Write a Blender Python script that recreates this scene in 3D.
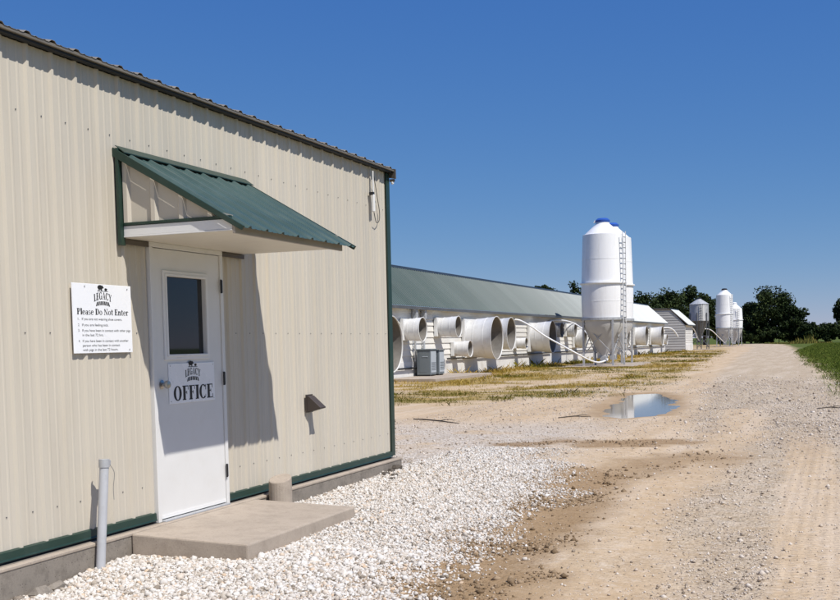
import bpy, math, random
import numpy as np
from mathutils import Vector, Matrix

random.seed(7)
rng = np.random.default_rng(11)
for o in list(bpy.data.objects):
    bpy.data.objects.remove(o)
scene = bpy.context.scene
COL = scene.collection
R = math.radians

# ------------------------------------------------------------------ camera
cam_d = bpy.data.cameras.new('camera')
cam = bpy.data.objects.new('camera', cam_d)
COL.objects.link(cam)
cam_d.sensor_fit = 'HORIZONTAL'
cam_d.sensor_width = 36.0
cam_d.lens = 1066.28 / 840.0 * 36.0
cam_d.shift_y = (407.2 - 300.0) / 840.0
cam_d.clip_start = 0.05
cam_d.clip_end = 9000.0
_R = Vector((0.93069718, 0.36518836, -0.02098158))
_U = Vector((-0.00223034, 0.06302386, 0.99800953))
_F = Vector((-0.3657838, 0.92879785, -0.05947063))
m = Matrix.Identity(4)
for i in range(3):
    m[i][0], m[i][1], m[i][2] = _R[i], _U[i], -_F[i]
m.translation = Vector((4.74926, 0.0, 1.42964))
cam.matrix_world = m
scene.camera = cam

# ------------------------------------------------------------------ world, sun, exposure
SUN_DIR = Vector((1.03, -0.467, 1.64)).normalized()
world = bpy.data.worlds.new('World')
scene.world = world
world.use_nodes = True
wn, wl = world.node_tree.nodes, world.node_tree.links
bgn = wn['Background']
sky = wn.new('ShaderNodeTexSky')
sky.sky_type = 'NISHITA'
sky.sun_disc = False
sky.sun_elevation = math.asin(SUN_DIR.z)
sky.sun_rotation = math.atan2(SUN_DIR.x, SUN_DIR.y)
sky.altitude = 3000
sky.air_density = 1.0
sky.dust_density = 0.2
sky.ozone_density = 5.0
# the camera's rendering of a clear blue sky: one tone curve per channel, the same over the whole sky
sps, cmb = wn.new('ShaderNodeSeparateColor'), wn.new('ShaderNodeCombineColor')
wl.new(sky.outputs[0], sps.inputs[0])
for ch, (gain, power) in enumerate(((0.645, 1.06), (1.28, 0.68), (3.78, 0.264))):
    pw, ml = wn.new('ShaderNodeMath'), wn.new('ShaderNodeMath')
    pw.operation, ml.operation = 'POWER', 'MULTIPLY'
    pw.inputs[1].default_value, ml.inputs[1].default_value = power, gain
    wl.new(sps.outputs[ch], pw.inputs[0])
    wl.new(pw.outputs[0], ml.inputs[0])
    wl.new(ml.outputs[0], cmb.inputs[ch])
wl.new(cmb.outputs[0], bgn.inputs[0])
bgn.inputs[1].default_value = 0.09
sun_d = bpy.data.lights.new('sun', 'SUN')
sun = bpy.data.objects.new('sun', sun_d)
COL.objects.link(sun)
sun_d.energy = 5.0
sun_d.angle = R(0.53)
sun_d.color = (1.0, 0.955, 0.885)
sun.rotation_euler = SUN_DIR.to_track_quat('Z', 'Y').to_euler()
vs = scene.view_settings
vs.view_transform = 'Standard'
vs.look = 'None'
vs.exposure = 0.0
vs.gamma = 1.0
vs.use_curve_mapping = False


# ------------------------------------------------------------------ materials
def new_mat(name):
    mt = bpy.data.materials.new(name)
    mt.use_nodes = True
    nt = mt.node_tree
    return mt, nt, nt.nodes['Principled BSDF']


def N(nt, kind, **kw):
    n = nt.nodes.new(kind)
    for k, v in kw.items():
        if k.startswith('i_'):
            n.inputs[k[2:].replace('_', ' ')].default_value = v
        else:
            setattr(n, k, v)
    return n


def mixc(nt, fac, a, b, blend='MIX'):
    n = nt.nodes.new('ShaderNodeMix')
    n.data_type = 'RGBA'
    n.blend_type = blend
    for sock, v in ((n.inputs[0], fac), (n.inputs[6], a), (n.inputs[7], b)):
        if hasattr(v, 'is_output'):
            nt.links.new(v, sock)
        elif isinstance(v, (int, float)):
            sock.default_value = v
        else:
            sock.default_value = (*v[:3], 1)
    return n.outputs[2]


def maprange(nt, src, a, b, c=0.0, d=1.0):
    n = nt.nodes.new('ShaderNodeMapRange')
    nt.links.new(src, n.inputs[0])
    for i, v in enumerate((a, b, c, d)):
        n.inputs[i + 1].default_value = v
    return n.outputs[0]


def math_n(nt, op, a, b=None):
    n = nt.nodes.new('ShaderNodeMath')
    n.operation = op
    for i, v in enumerate((a, b)):
        if v is None:
            continue
        if hasattr(v, 'is_output'):
            nt.links.new(v, n.inputs[i])
        else:
            n.inputs[i].default_value = v
    return n.outputs[0]


def coords(nt, world_space=True, scale=(1, 1, 1)):
    if world_space:
        g = nt.nodes.new('ShaderNodeNewGeometry').outputs['Position']
    else:
        g = nt.nodes.new('ShaderNodeTexCoord').outputs['Object']
    mp = nt.nodes.new('ShaderNodeMapping')
    mp.inputs['Scale'].default_value = scale
    nt.links.new(g, mp.inputs[0])
    return mp.outputs[0]


def noise(nt, vec, scale, detail=4, rough=0.55):
    n = nt.nodes.new('ShaderNodeTexNoise')
    n.inputs['Scale'].default_value = scale
    n.inputs['Detail'].default_value = detail
    n.inputs['Roughness'].default_value = rough
    nt.links.new(vec, n.inputs['Vector'])
    return n.outputs['Fac']


def simple(name, col, rough=0.5, metal=0.0, var=0.12, vscale=3.0, bump=0.0, bscale=60.0, dirt=None, dirt_amt=0.35,
           stretch=(1, 1, 1), spec=None, panel_var=0.0):
    """Base colour with large soft variation, optional dirt blotches, fine relief."""
    mt, nt, p = new_mat(name)
    v = coords(nt, True, stretch)
    n1 = noise(nt, v, vscale, 5)
    lo = tuple(c * (1 - var) for c in col)
    hi = tuple(min(1, c * (1 + var)) for c in col)
    c = mixc(nt, maprange(nt, n1, 0.3, 0.7), lo, hi)
    if dirt:
        n2 = noise(nt, v, vscale * 2.7, 8, 0.7)
        c = mixc(nt, maprange(nt, n2, 0.5, 0.75, 0, dirt_amt), c, dirt)
    if panel_var:
        oi = nt.nodes.new('ShaderNodeObjectInfo')
        c = mixc(nt, maprange(nt, oi.outputs['Random'], 0, 1, 0, panel_var), c, (0.0, 0.0, 0.0))
    nt.links.new(c, p.inputs['Base Color'])
    p.inputs['Roughness'].default_value = rough
    nt.links.new(maprange(nt, n1, 0.3, 0.7, max(0.02, rough - 0.07), min(1, rough + 0.07)), p.inputs['Roughness'])
    p.inputs['Metallic'].default_value = metal
    if spec is not None:
        p.inputs['Specular IOR Level'].default_value = spec
    if bump:
        nb = noise(nt, v, bscale, 4)
        b = N(nt, 'ShaderNodeBump')
        b.inputs['Strength'].default_value = bump
        b.inputs['Distance'].default_value = 0.01
        nt.links.new(nb, b.inputs['Height'])
        nt.links.new(b.outputs[0], p.inputs['Normal'])
    return mt


M = {}
M['cream'] = simple('cream_painted_steel', (0.585, 0.535, 0.445), 0.45, var=0.05, vscale=0.7, dirt=(0.42, 0.35, 0.25),
                    dirt_amt=0.22, stretch=(1, 3, 0.35), panel_var=0.06, spec=0.3)
M['green'] = simple('green_painted_steel', (0.014, 0.038, 0.027), 0.42, var=0.12, vscale=2, dirt=(0.1, 0.12, 0.1), dirt_amt=0.2)
M['green_roof'] = simple('green_canopy_steel', (0.045, 0.085, 0.076), 0.4, var=0.1, vscale=1.5, dirt=(0.13, 0.17, 0.16),
                         dirt_amt=0.3, panel_var=0.05)
M['roof_grey'] = simple('weathered_roof_steel', (0.25, 0.225, 0.185), 0.5, metal=0.1, var=0.15, vscale=1.2, panel_var=0.1)
M['ridge_shade'] = simple('ridge_steel_in_shade', (0.018, 0.026, 0.032), 0.5, var=0.15)  # ridge cap's shade is put into a near-black base colour
M['eave'] = simple('brown_eave_trim', (0.085, 0.07, 0.055), 0.5, var=0.2, vscale=3)
M['white'] = simple('white_paint', (0.78, 0.775, 0.755), 0.4, var=0.03, vscale=2, dirt=(0.55, 0.5, 0.42), dirt_amt=0.18)
M['door_white'] = simple('white_door_paint', (0.725, 0.72, 0.70), 0.38, var=0.03, vscale=2, dirt=(0.55, 0.5, 0.42), dirt_amt=0.15)
M['plate_white'] = simple('white_sign_plate', (0.87, 0.88, 0.90), 0.3, var=0.015, vscale=3)
M['offwhite'] = simple('offwhite_soffit', (0.70, 0.66, 0.56), 0.55, var=0.05, vscale=2, dirt=(0.5, 0.44, 0.33), dirt_amt=0.2)
M['fascia'] = simple('bare_wood_fascia', (0.40, 0.36, 0.31), 0.7, var=0.12, vscale=3, bump=0.2, bscale=40)


def concrete_mat(name, col, dark, stain, pits=0.5):
    """Float-finished concrete: broad tone drift, blotchy stains, aggregate specks, pinholes."""
    mt, nt, p = new_mat(name)
    v = coords(nt, True)
    big, mid, fine = noise(nt, v, 1.3, 5), noise(nt, v, 7.0, 8, 0.7), noise(nt, v, 90.0, 4, 0.7)
    c = mixc(nt, maprange(nt, big, 0.3, 0.7), tuple(k * 0.9 for k in col), tuple(k * 1.07 for k in col))
    c = mixc(nt, maprange(nt, mid, 0.46, 0.72, 0, stain), c, dark)
    c = mixc(nt, maprange(nt, fine, 0.52, 0.75, 0, 0.4), c, dark)
    c = mixc(nt, maprange(nt, fine, 0.45, 0.25, 0, 0.3), c, tuple(min(1, k * 1.35) for k in col))
    vor = N(nt, 'ShaderNodeTexVoronoi', feature='F1')
    vor.inputs['Scale'].default_value = 34
    nt.links.new(v, vor.inputs['Vector'])
    pit = maprange(nt, vor.outputs['Distance'], 0.10, 0.16, pits, 0.0)
    c = mixc(nt, pit, c, tuple(k * 0.5 for k in dark))
    nt.links.new(c, p.inputs['Base Color'])
    p.inputs['Roughness'].default_value = 0.9
    p.inputs['Specular IOR Level'].default_value = 0.2
    h = math_n(nt, 'ADD', math_n(nt, 'MULTIPLY', mid, 0.8), math_n(nt, 'MULTIPLY', fine, 0.5))
    h = math_n(nt, 'SUBTRACT', h, math_n(nt, 'MULTIPLY', pit, 0.8))
    b = N(nt, 'ShaderNodeBump')
    b.inputs['Strength'].default_value = 0.35
    b.inputs['Distance'].default_value = 0.006
    nt.links.new(h, b.inputs['Height'])
    nt.links.new(b.outputs[0], p.inputs['Normal'])
    return mt


M['concrete'] = concrete_mat('weathered_concrete', (0.42, 0.355, 0.29), (0.24, 0.20, 0.16), 0.5, 0.35)
M['concrete_dark'] = concrete_mat('stained_foundation_concrete', (0.26, 0.23, 0.195), (0.11, 0.095, 0.08), 0.75, 0.6)
M['vent_brown'] = simple('brown_vent_plastic', (0.05, 0.038, 0.032), 0.5, var=0.15)
M['drip'] = simple('weathered_drip_edge', (0.20, 0.175, 0.14), 0.5, metal=0.2, var=0.2, vscale=3)
M['dark_metal'] = simple('dark_metal', (0.03, 0.03, 0.032), 0.4, metal=0.3, var=0.2)
M['black'] = simple('black_print', (0.012, 0.012, 0.012), 0.6, var=0.05)
M['print_grey'] = simple('grey_print', (0.06, 0.06, 0.06), 0.6, var=0.05)
M['steel'] = simple('galvanised_steel', (0.46, 0.47, 0.48), 0.55, metal=0.3, var=0.14, vscale=2.5, dirt=(0.2, 0.19, 0.18), dirt_amt=0.4)
M['steel_dark'] = simple('dull_galvanised_steel', (0.16, 0.165, 0.17), 0.5, metal=0.6, var=0.15, vscale=2.0)
M['chrome'] = simple('brushed_door_hardware', (0.45, 0.44, 0.42), 0.28, metal=0.95, var=0.05)
M['pvc'] = simple('grey_pvc', (0.47, 0.48, 0.50), 0.45, var=0.05, vscale=5, dirt=(0.3, 0.29, 0.27), dirt_amt=0.3)
M['fibreglass'] = simple('white_fibreglass', (0.86, 0.86, 0.86), 0.38, var=0.03, vscale=1.1, dirt=(0.52, 0.50, 0.45), dirt_amt=0.35, stretch=(1, 1, 0.14))
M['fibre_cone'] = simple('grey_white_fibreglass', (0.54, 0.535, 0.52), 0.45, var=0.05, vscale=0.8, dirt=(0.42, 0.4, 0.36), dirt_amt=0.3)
M['blue'] = simple('blue_plastic', (0.03, 0.10, 0.42), 0.4, var=0.1)
M['fan_white'] = simple('white_fan_fibreglass', (0.70, 0.70, 0.69), 0.42, var=0.07, vscale=0.9, dirt=(0.4, 0.37, 0.32), dirt_amt=0.4,
                        stretch=(1, 1, 1))
M['fan_shaded'] = simple('shaded_fan_plastic', (0.20, 0.205, 0.22), 0.5, var=0.1, vscale=1)  # darker copy of the fan white: silo shadow put into the colour
M['fan_lining'] = simple('dusty_shaded_fan_lining', (0.20, 0.185, 0.165), 0.8, var=0.25, vscale=1.5, dirt=(0.10, 0.085, 0.07), dirt_amt=0.6)  # dusty lining, darkened further to carry the cone's inner shade
M['fan_inside'] = simple('dark_fan_interior', (0.06, 0.06, 0.065), 0.7, var=0.2)
M['cabinet'] = simple('grey_cabinet_paint', (0.15, 0.175, 0.19), 0.42, var=0.06, vscale=2)
M['cabinet_light'] = simple('sunlit_cabinet_face_and_trim', (0.42, 0.46, 0.49), 0.42, var=0.06, vscale=2)  # paler cabinet grey: sunlight painted into the sun-side panels, shared by handles
M['barn_white'] = simple('barn_white_boards', (0.74, 0.72, 0.67), 0.6, var=0.06, vscale=0.5, dirt=(0.45, 0.41, 0.34), dirt_amt=0.3,
                         stretch=(1, 0.35, 1), panel_var=0.12)
M['barn_skirt'] = simple('whitewashed_concrete', (0.70, 0.69, 0.67), 0.75, var=0.06, vscale=0.6, dirt=(0.34, 0.29, 0.22), dirt_amt=0.45,
                         stretch=(1, 0.6, 0.6))
M['barn_grey'] = simple('barn_grey_boards', (0.50, 0.49, 0.47), 0.65, var=0.06, vscale=0.4, dirt=(0.3, 0.28, 0.25), dirt_amt=0.3,
                        panel_var=0.12)
M['rock_dark'] = simple('dark_rock', (0.09, 0.075, 0.06), 0.9, var=0.3, vscale=20, bump=0.5, bscale=60)


def barn_roof_mat():
    mt, nt, p = new_mat('green_barn_roof_steel')
    v = coords(nt, True, (1, 0.5, 1))
    n1 = noise(nt, v, 0.6, 5)
    c = mixc(nt, maprange(nt, n1, 0.3, 0.7), (0.020, 0.050, 0.045), (0.030, 0.066, 0.060))
    oi = nt.nodes.new('ShaderNodeObjectInfo')
    # grazing sheen painted into the base colour: each sheet's amount is stored on the object
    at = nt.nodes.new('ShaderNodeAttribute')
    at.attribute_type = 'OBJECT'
    at.attribute_name = 'grazing_sheen'
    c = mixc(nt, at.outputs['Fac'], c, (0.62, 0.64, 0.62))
    c = mixc(nt, maprange(nt, oi.outputs['Random'], 0, 1, 0, 0.08), c, (0, 0, 0))
    nt.links.new(c, p.inputs['Base Color'])
    p.inputs['Roughness'].default_value = 0.5
    p.inputs['Specular IOR Level'].default_value = 0.35
    return mt


M['barn_roof'] = barn_roof_mat()


def glass_mat():
    mt, nt, p = new_mat('dark_window_glass')
    v = coords(nt, True)
    c = mixc(nt, noise(nt, v, 2.0), (0.012, 0.014, 0.017), (0.02, 0.022, 0.026))
    nt.links.new(c, p.inputs['Base Color'])
    p.inputs['Roughness'].default_value = 0.03
    p.inputs['IOR'].default_value = 1.5
    b = N(nt, 'ShaderNodeBump')
    b.inputs['Strength'].default_value = 0.02
    nt.links.new(noise(nt, v, 3.0, 2), b.inputs['Height'])
    nt.links.new(b.outputs[0], p.inputs['Normal'])
    return mt


M['glass'] = glass_mat()


def water_mat():
    mt, nt, p = new_mat('muddy_water')
    v = coords(nt, True)
    c = mixc(nt, noise(nt, v, 1.5), (0.19, 0.155, 0.11), (0.26, 0.21, 0.15))
    nt.links.new(c, p.inputs['Base Color'])
    p.inputs['Roughness'].default_value = 0.05
    p.inputs['IOR'].default_value = 1.33
    p.inputs['Specular IOR Level'].default_value = 0.5
    b = N(nt, 'ShaderNodeBump')
    b.inputs['Strength'].default_value = 0.012
    b.inputs['Distance'].default_value = 0.02
    nt.links.new(noise(nt, v, 5.0, 2), b.inputs['Height'])
    nt.links.new(b.outputs[0], p.inputs['Normal'])
    return mt


M['water'] = water_mat()


def tone_mat(name, stops, rough=0.85, attr='tone', bump=0.0, trans=0.0):
    """Colour picked per piece from a stored random tone."""
    mt, nt, p = new_mat(name)
    at = nt.nodes.new('ShaderNodeAttribute')
    at.attribute_name = attr
    rp = nt.nodes.new('ShaderNodeValToRGB')
    cr = rp.color_ramp
    cr.elements[0].position, cr.elements[0].color = stops[0][0], (*stops[0][1], 1)
    cr.elements[1].position, cr.elements[1].color = stops[-1][0], (*stops[-1][1], 1)
    for pos, c in stops[1:-1]:
        e = cr.elements.new(pos)
        e.color = (*c, 1)
    nt.links.new(at.outputs['Fac'], rp.inputs[0])
    c = rp.outputs[0]
    if bump:
        v = coords(nt, True)
        c = mixc(nt, maprange(nt, noise(nt, v, 60, 3), 0.35, 0.7, 0, 0.3), c, (0.28, 0.22, 0.16))
    nt.links.new(c, p.inputs['Base Color'])
    p.inputs['Roughness'].default_value = rough
    p.inputs['Specular IOR Level'].default_value = 0.08
    return mt


M['stone_white'] = tone_mat('crushed_limestone', [(0.0, (0.20, 0.17, 0.14)), (0.06, (0.40, 0.35, 0.29)), (0.2, (0.57, 0.52, 0.46)),
                                                  (0.5, (0.67, 0.64, 0.60)), (0.8, (0.76, 0.74, 0.71)), (0.9, (0.62, 0.47, 0.33)),
                                                  (0.94, (0.68, 0.65, 0.61)), (1.0, (0.82, 0.81, 0.79))], bump=0.3)
M['stone_road'] = tone_mat('road_gravel', [(0.0, (0.14, 0.115, 0.09)), (0.12, (0.38, 0.31, 0.24)), (0.6, (0.58, 0.50, 0.415)),
                                           (1.0, (0.74, 0.68, 0.61))], bump=0.3)
M['clod'] = tone_mat('soil_clod', [(0.0, (0.15, 0.10, 0.055)), (0.5, (0.25, 0.175, 0.105)), (1.0, (0.40, 0.30, 0.20))], bump=0.3)
M['grass_dry'] = tone_mat('dry_grass_blades', [(0.0, (0.09, 0.09, 0.010)), (0.35, (0.21, 0.165, 0.022)), (0.7, (0.32, 0.22, 0.042)),
                                               (1.0, (0.42, 0.30, 0.09))])
M['grass_green'] = tone_mat('green_grass_blades', [(0.0, (0.06, 0.085, 0.014)), (0.5, (0.105, 0.14, 0.022)), (0.85, (0.15, 0.175, 0.034)),
                                                   (1.0, (0.27, 0.22, 0.06))])
M['weeds'] = tone_mat('yellow_weeds', [(0.0, (0.06, 0.08, 0.02)), (0.5, (0.14, 0.14, 0.03)), (1.0, (0.26, 0.20, 0.06))])
M['leaf'] = tone_mat('dark_leaves', [(0.0, (0.012, 0.020, 0.008)), (0.5, (0.023, 0.036, 0.012)), (0.9, (0.045, 0.064, 0.02)), (1.0, (0.08, 0.10, 0.03))], rough=0.6)
M['leaf_mid'] = tone_mat('mid_green_leaves', [(0.0, (0.018, 0.03, 0.01)), (0.5, (0.032, 0.05, 0.016)), (1.0, (0.06, 0.08, 0.025))], rough=0.6)
M['bark'] = simple('bark', (0.06, 0.048, 0.036), 0.9, var=0.3, vscale=4, bump=0.5, bscale=15)


# ------------------------------------------------------------------ mesh helpers
def link(name, me, parent=None, mat=None, smooth=False):
    if mat is not None and not me.materials:
        me.materials.append(M[mat] if isinstance(mat, str) else mat)
    if smooth:
        me.polygons.foreach_set('use_smooth', [True] * len(me.polygons))
    o = bpy.data.objects.new(name, me)
    COL.objects.link(o)
    if parent:
        o.parent = parent
    return o


def tag(o, label=None, cat=None, group=None, kind=None):
    for k, v in (('label', label), ('category', cat), ('group', group), ('kind', kind)):
        if v:
            o[k] = v
    return o


def thing(name, label, cat, loc=(0, 0, 0), group=None):
    o = bpy.data.objects.new(name, None)
    COL.objects.link(o)
    o.location = loc
    o.empty_display_size = 0.2
    return tag(o, label, cat, group)


class MB:
    """Collects shapes for ONE mesh object."""

    def __init__(s):
        s.v, s.f = [], []

    def add(s, v, f):
        b = len(s.v)
        s.v += [tuple(p) for p in v]
        s.f += [tuple(i + b for i in q) for q in f]
        return s

    def box(s, x0, x1, y0, y1, z0, z1):
        v = [(x, y, z) for z in (z0, z1) for y in (y0, y1) for x in (x0, x1)]
        return s.add(v, [(0, 2, 3, 1), (4, 5, 7, 6), (0, 1, 5, 4), (2, 6, 7, 3), (0, 4, 6, 2), (1, 3, 7, 5)])

    def beam(s, a, b, w, h=None, up=(0, 0, 1)):
        a, b = Vector(a), Vector(b)
        d = (b - a).normalized()
        u = Vector(up)
        if abs(d.dot(u)) > 0.95:
            u = Vector((1, 0, 0))
        x = d.cross(u).normalized()
        y = x.cross(d)
        h = h or w
        v = []
        for p in (a, b):
            for sx, sy in ((-1, -1), (1, -1), (1, 1), (-1, 1)):
                v.append(p + x * sx * w / 2 + y * sy * h / 2)
        return s.add(v, [(3, 2, 1, 0), (4, 5, 6, 7), (0, 1, 5, 4), (1, 2, 6, 5), (2, 3, 7, 6), (3, 0, 4, 7)])

    def tube(s, pts, r, n=8, cap=True):
        pts = [Vector(p) for p in pts]
        rs = r if isinstance(r, (list, tuple)) else [r] * len(pts)
        rings = []
        prev = None
        for i, p in enumerate(pts):
            d = (pts[min(i + 1, len(pts) - 1)] - pts[max(i - 1, 0)]).normalized()
            if prev is None:
                x = d.orthogonal().normalized()
            else:
                x = (prev - d * prev.dot(d)).normalized()
            prev = x
            y = d.cross(x)
            rings.append([p + (x * math.cos(2 * math.pi * k / n) + y * math.sin(2 * math.pi * k / n)) * rs[i] for k in range(n)])
        v = [q for rg in rings for q in rg]
        f = [(i * n + k, i * n + (k + 1) % n, (i + 1) * n + (k + 1) % n, (i + 1) * n + k)
             for i in range(len(pts) - 1) for k in range(n)]
        if cap:
            f.append(tuple(range(n - 1, -1, -1)))
            f.append(tuple((len(pts) - 1) * n + k for k in range(n)))
        return s.add(v, f)

    def lathe(s, prof, n=32, axis='z', origin=(0, 0, 0), closed=False):
        """prof: list of (r, h) from start to end along the axis."""
        v = []
        ox, oy, oz = origin
        for r, h in prof:
            for k in range(n):
                a = 2 * math.pi * k / n
                if axis == 'z':
                    v.append((ox + r * math.cos(a), oy + r * math.sin(a), oz + h))
                else:
                    v.append((ox + h, oy + r * math.cos(a), oz + r * math.sin(a)))
        f = []
        m_ = len(prof)
        for i in range(m_ if closed else m_ - 1):
            j = (i + 1) % m_
            for k in range(n):
                f.append((i * n + k, i * n + (k + 1) % n, j * n + (k + 1) % n, j * n + k))
        return s.add(v, f)

    def prism(s, poly, d0, d1, plane='yz'):
        """poly in (a,b); extruded along the remaining axis from d0 to d1."""
        n = len(poly)

        def P(a, b, d):
            return {'yz': (d, a, b), 'xz': (a, d, b), 'xy': (a, b, d)}[plane]
        v = [P(a, b, d0) for a, b in poly] + [P(a, b, d1) for a, b in poly]
        f = [tuple(range(n - 1, -1, -1)), tuple(range(n, 2 * n))]
        f += [(i, (i + 1) % n, n + (i + 1) % n, n + i) for i in range(n)]
        return s.add(v, f)

    def mesh(s, name):
        me = bpy.data.meshes.new(name)
        me.from_pydata(s.v, [], s.f)
        me.update()
        import bmesh
        bm = bmesh.new()
        bm.from_mesh(me)
        bmesh.ops.recalc_face_normals(bm, faces=bm.faces)
        bm.to_mesh(me)
        bm.free()
        return me

    def build(s, name, mat, parent=None, smooth=False, bevel=0.0, seg=2):
        o = link(name, s.mesh(name), parent, mat, smooth)
        if bevel:
            md = o.modifiers.new('edge', 'BEVEL')
            md.width = bevel
            md.segments = seg
            md.limit_method = 'ANGLE'
            md.angle_limit = R(40)
        if smooth:
            auto_smooth(o)
        return o


def auto_smooth(o, ang=40):
    me = o.data
    try:
        me.set_sharp_from_angle(angle=R(ang))
    except Exception:
        pass


def rib_profile(s0, s1, phase, sp=0.2286, h=0.017, hb=0.024, ht=0.009, minor=True):
    pts = []
    k0, k1 = math.floor((s0 - phase) / sp) - 1, math.ceil((s1 - phase) / sp) + 1
    for k in range(k0, k1 + 1):
        c = phase + k * sp
        pts += [(c - hb, 0), (c - ht, h), (c + ht, h), (c + hb, 0)]
        if minor:
            for q in (sp / 3, 2 * sp / 3):
                pts += [(c + q - 0.013, 0), (c + q - 0.006, h * 0.22), (c + q + 0.006, h * 0.22), (c + q + 0.013, 0)]
    ss = [p[0] for p in pts]
    hs = [p[1] for p in pts]
    out = [(s0, float(np.interp(s0, ss, hs)))] + [p for p in pts if s0 < p[0] < s1] + [(s1, float(np.interp(s1, ss, hs)))]
    return out


def ribbed(name, origin, S, T, Nn, prof, length, mat, parent, th=0.0016, t0=None):
    """A formed metal sheet: ribs run along T; length (and start) may depend on s."""
    O, S, T, Nn = Vector(origin), Vector(S), Vector(T), Vector(Nn)
    L = length if callable(length) else (lambda s_: length)
    T0 = t0 if callable(t0) else (lambda s_: t0 or 0.0)
    v = []
    for s_, h in prof:
        for hh in (h, h - th):
            v.append(O + S * s_ + T * T0(s_) + Nn * hh)
            v.append(O + S * s_ + T * L(s_) + Nn * hh)
    f = []
    n = len(prof)
    for i in range(n - 1):
        a, b = 4 * i, 4 * (i + 1)
        f += [(a, b, b + 1, a + 1), (a + 2, a + 3, b + 3, b + 2), (a, a + 2, b + 2, b), (a + 1, b + 1, b + 3, a + 3)]
    f += [(0, 1, 3, 2), (4 * n - 4, 4 * n - 2, 4 * n - 1, 4 * n - 3)]
    return MB().add(v, f).build(name, mat, parent)


# ------------------------------------------------------------------ numeric noise for the ground
def vnoise(x, y, seed=0):
    xi, yi = np.floor(x).astype(np.int64), np.floor(y).astype(np.int64)
    fx, fy = x - xi, y - yi
    fx, fy = fx * fx * (3 - 2 * fx), fy * fy * (3 - 2 * fy)

    def hsh(a, b):
        h = (a * 374761393 + b * 668265263 + seed * 974711) & 0x7fffffff
        h = ((h ^ (h >> 13)) * 1274126177) & 0x7fffffff
        return ((h ^ (h >> 16)) & 0xffff) / 65535.0
    return (hsh(xi, yi) * (1 - fx) + hsh(xi + 1, yi) * fx) * (1 - fy) + (hsh(xi, yi + 1) * (1 - fx) + hsh(xi + 1, yi + 1) * fx) * fy


def fbm(x, y, sc, seed=0, octv=4):
    t, a, tot = 0.0, 1.0, 0.0
    for i in range(octv):
        t = t + a * vnoise(x * sc * 2 ** i + 13.7 * i, y * sc * 2 ** i - 7.3 * i, seed + i)
        tot += a
        a *= 0.5
    return t / tot


def sstep(a, b, x):
    t = np.clip((x - a) / (b - a), 0, 1)
    return t * t * (3 - 2 * t)


def pdist(x, y, pts):
    d = np.full(np.shape(x), 1e9)
    for (x0, y0), (x1, y1) in zip(pts[:-1], pts[1:]):
        dx, dy = x1 - x0, y1 - y0
        t = np.clip(((x - x0) * dx + (y - y0) * dy) / (dx * dx + dy * dy), 0, 1)
        d = np.minimum(d, np.hypot(x - x0 - t * dx, y - y0 - t * dy))
    return d


ROAD_L = ([-60, 0, 6, 9, 14, 19, 27, 48, 88, 141, 200, 260], [5.0, 3.9, 3.75, 3.3, 2.9, 2.3, 1.5, -0.1, -2.6, -5.6, -11.0, -24])
ROAD_R = ([-60, 0, 20, 27, 41, 61, 100, 145, 200, 260], [6.6, 6.2, 5.5, 5.0, 4.3, 3.2, 1.3, -0.9, -4.6, -17])
APRON = ([-20, 3.0, 5.3, 6.4, 7.7, 9.2, 11.0, 11.8, 12.6, 14], [2.3, 2.1, 2.08, 2.2, 2.15, 2.05, 1.9, 1.6, 0.9, -1.0])
PUD = np.array([(0.64, 20.2), (0.25, 22.5), (-0.02, 25.2), (-0.4, 28.4), (0.14, 29.0), (0.75, 27.0), (1.13, 25.2), (1.45, 22.8), (1.42, 20.6), (1.0, 19.8)])


def in_poly_dist(x, y, poly):
    ins = np.zeros(np.shape(x), bool)
    n = len(poly)
    for i in range(n):
        x0, y0 = poly[i]
        x1, y1 = poly[(i + 1) % n]
        c = ((y0 > y) != (y1 > y)) & (x < (x1 - x0) * (y - y0) / (y1 - y0 + 1e-12) + x0)
        ins ^= c
    d = pdist(x, y, [tuple(p) for p in poly] + [tuple(poly[0])])
    return np.where(ins, d, -d)


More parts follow.
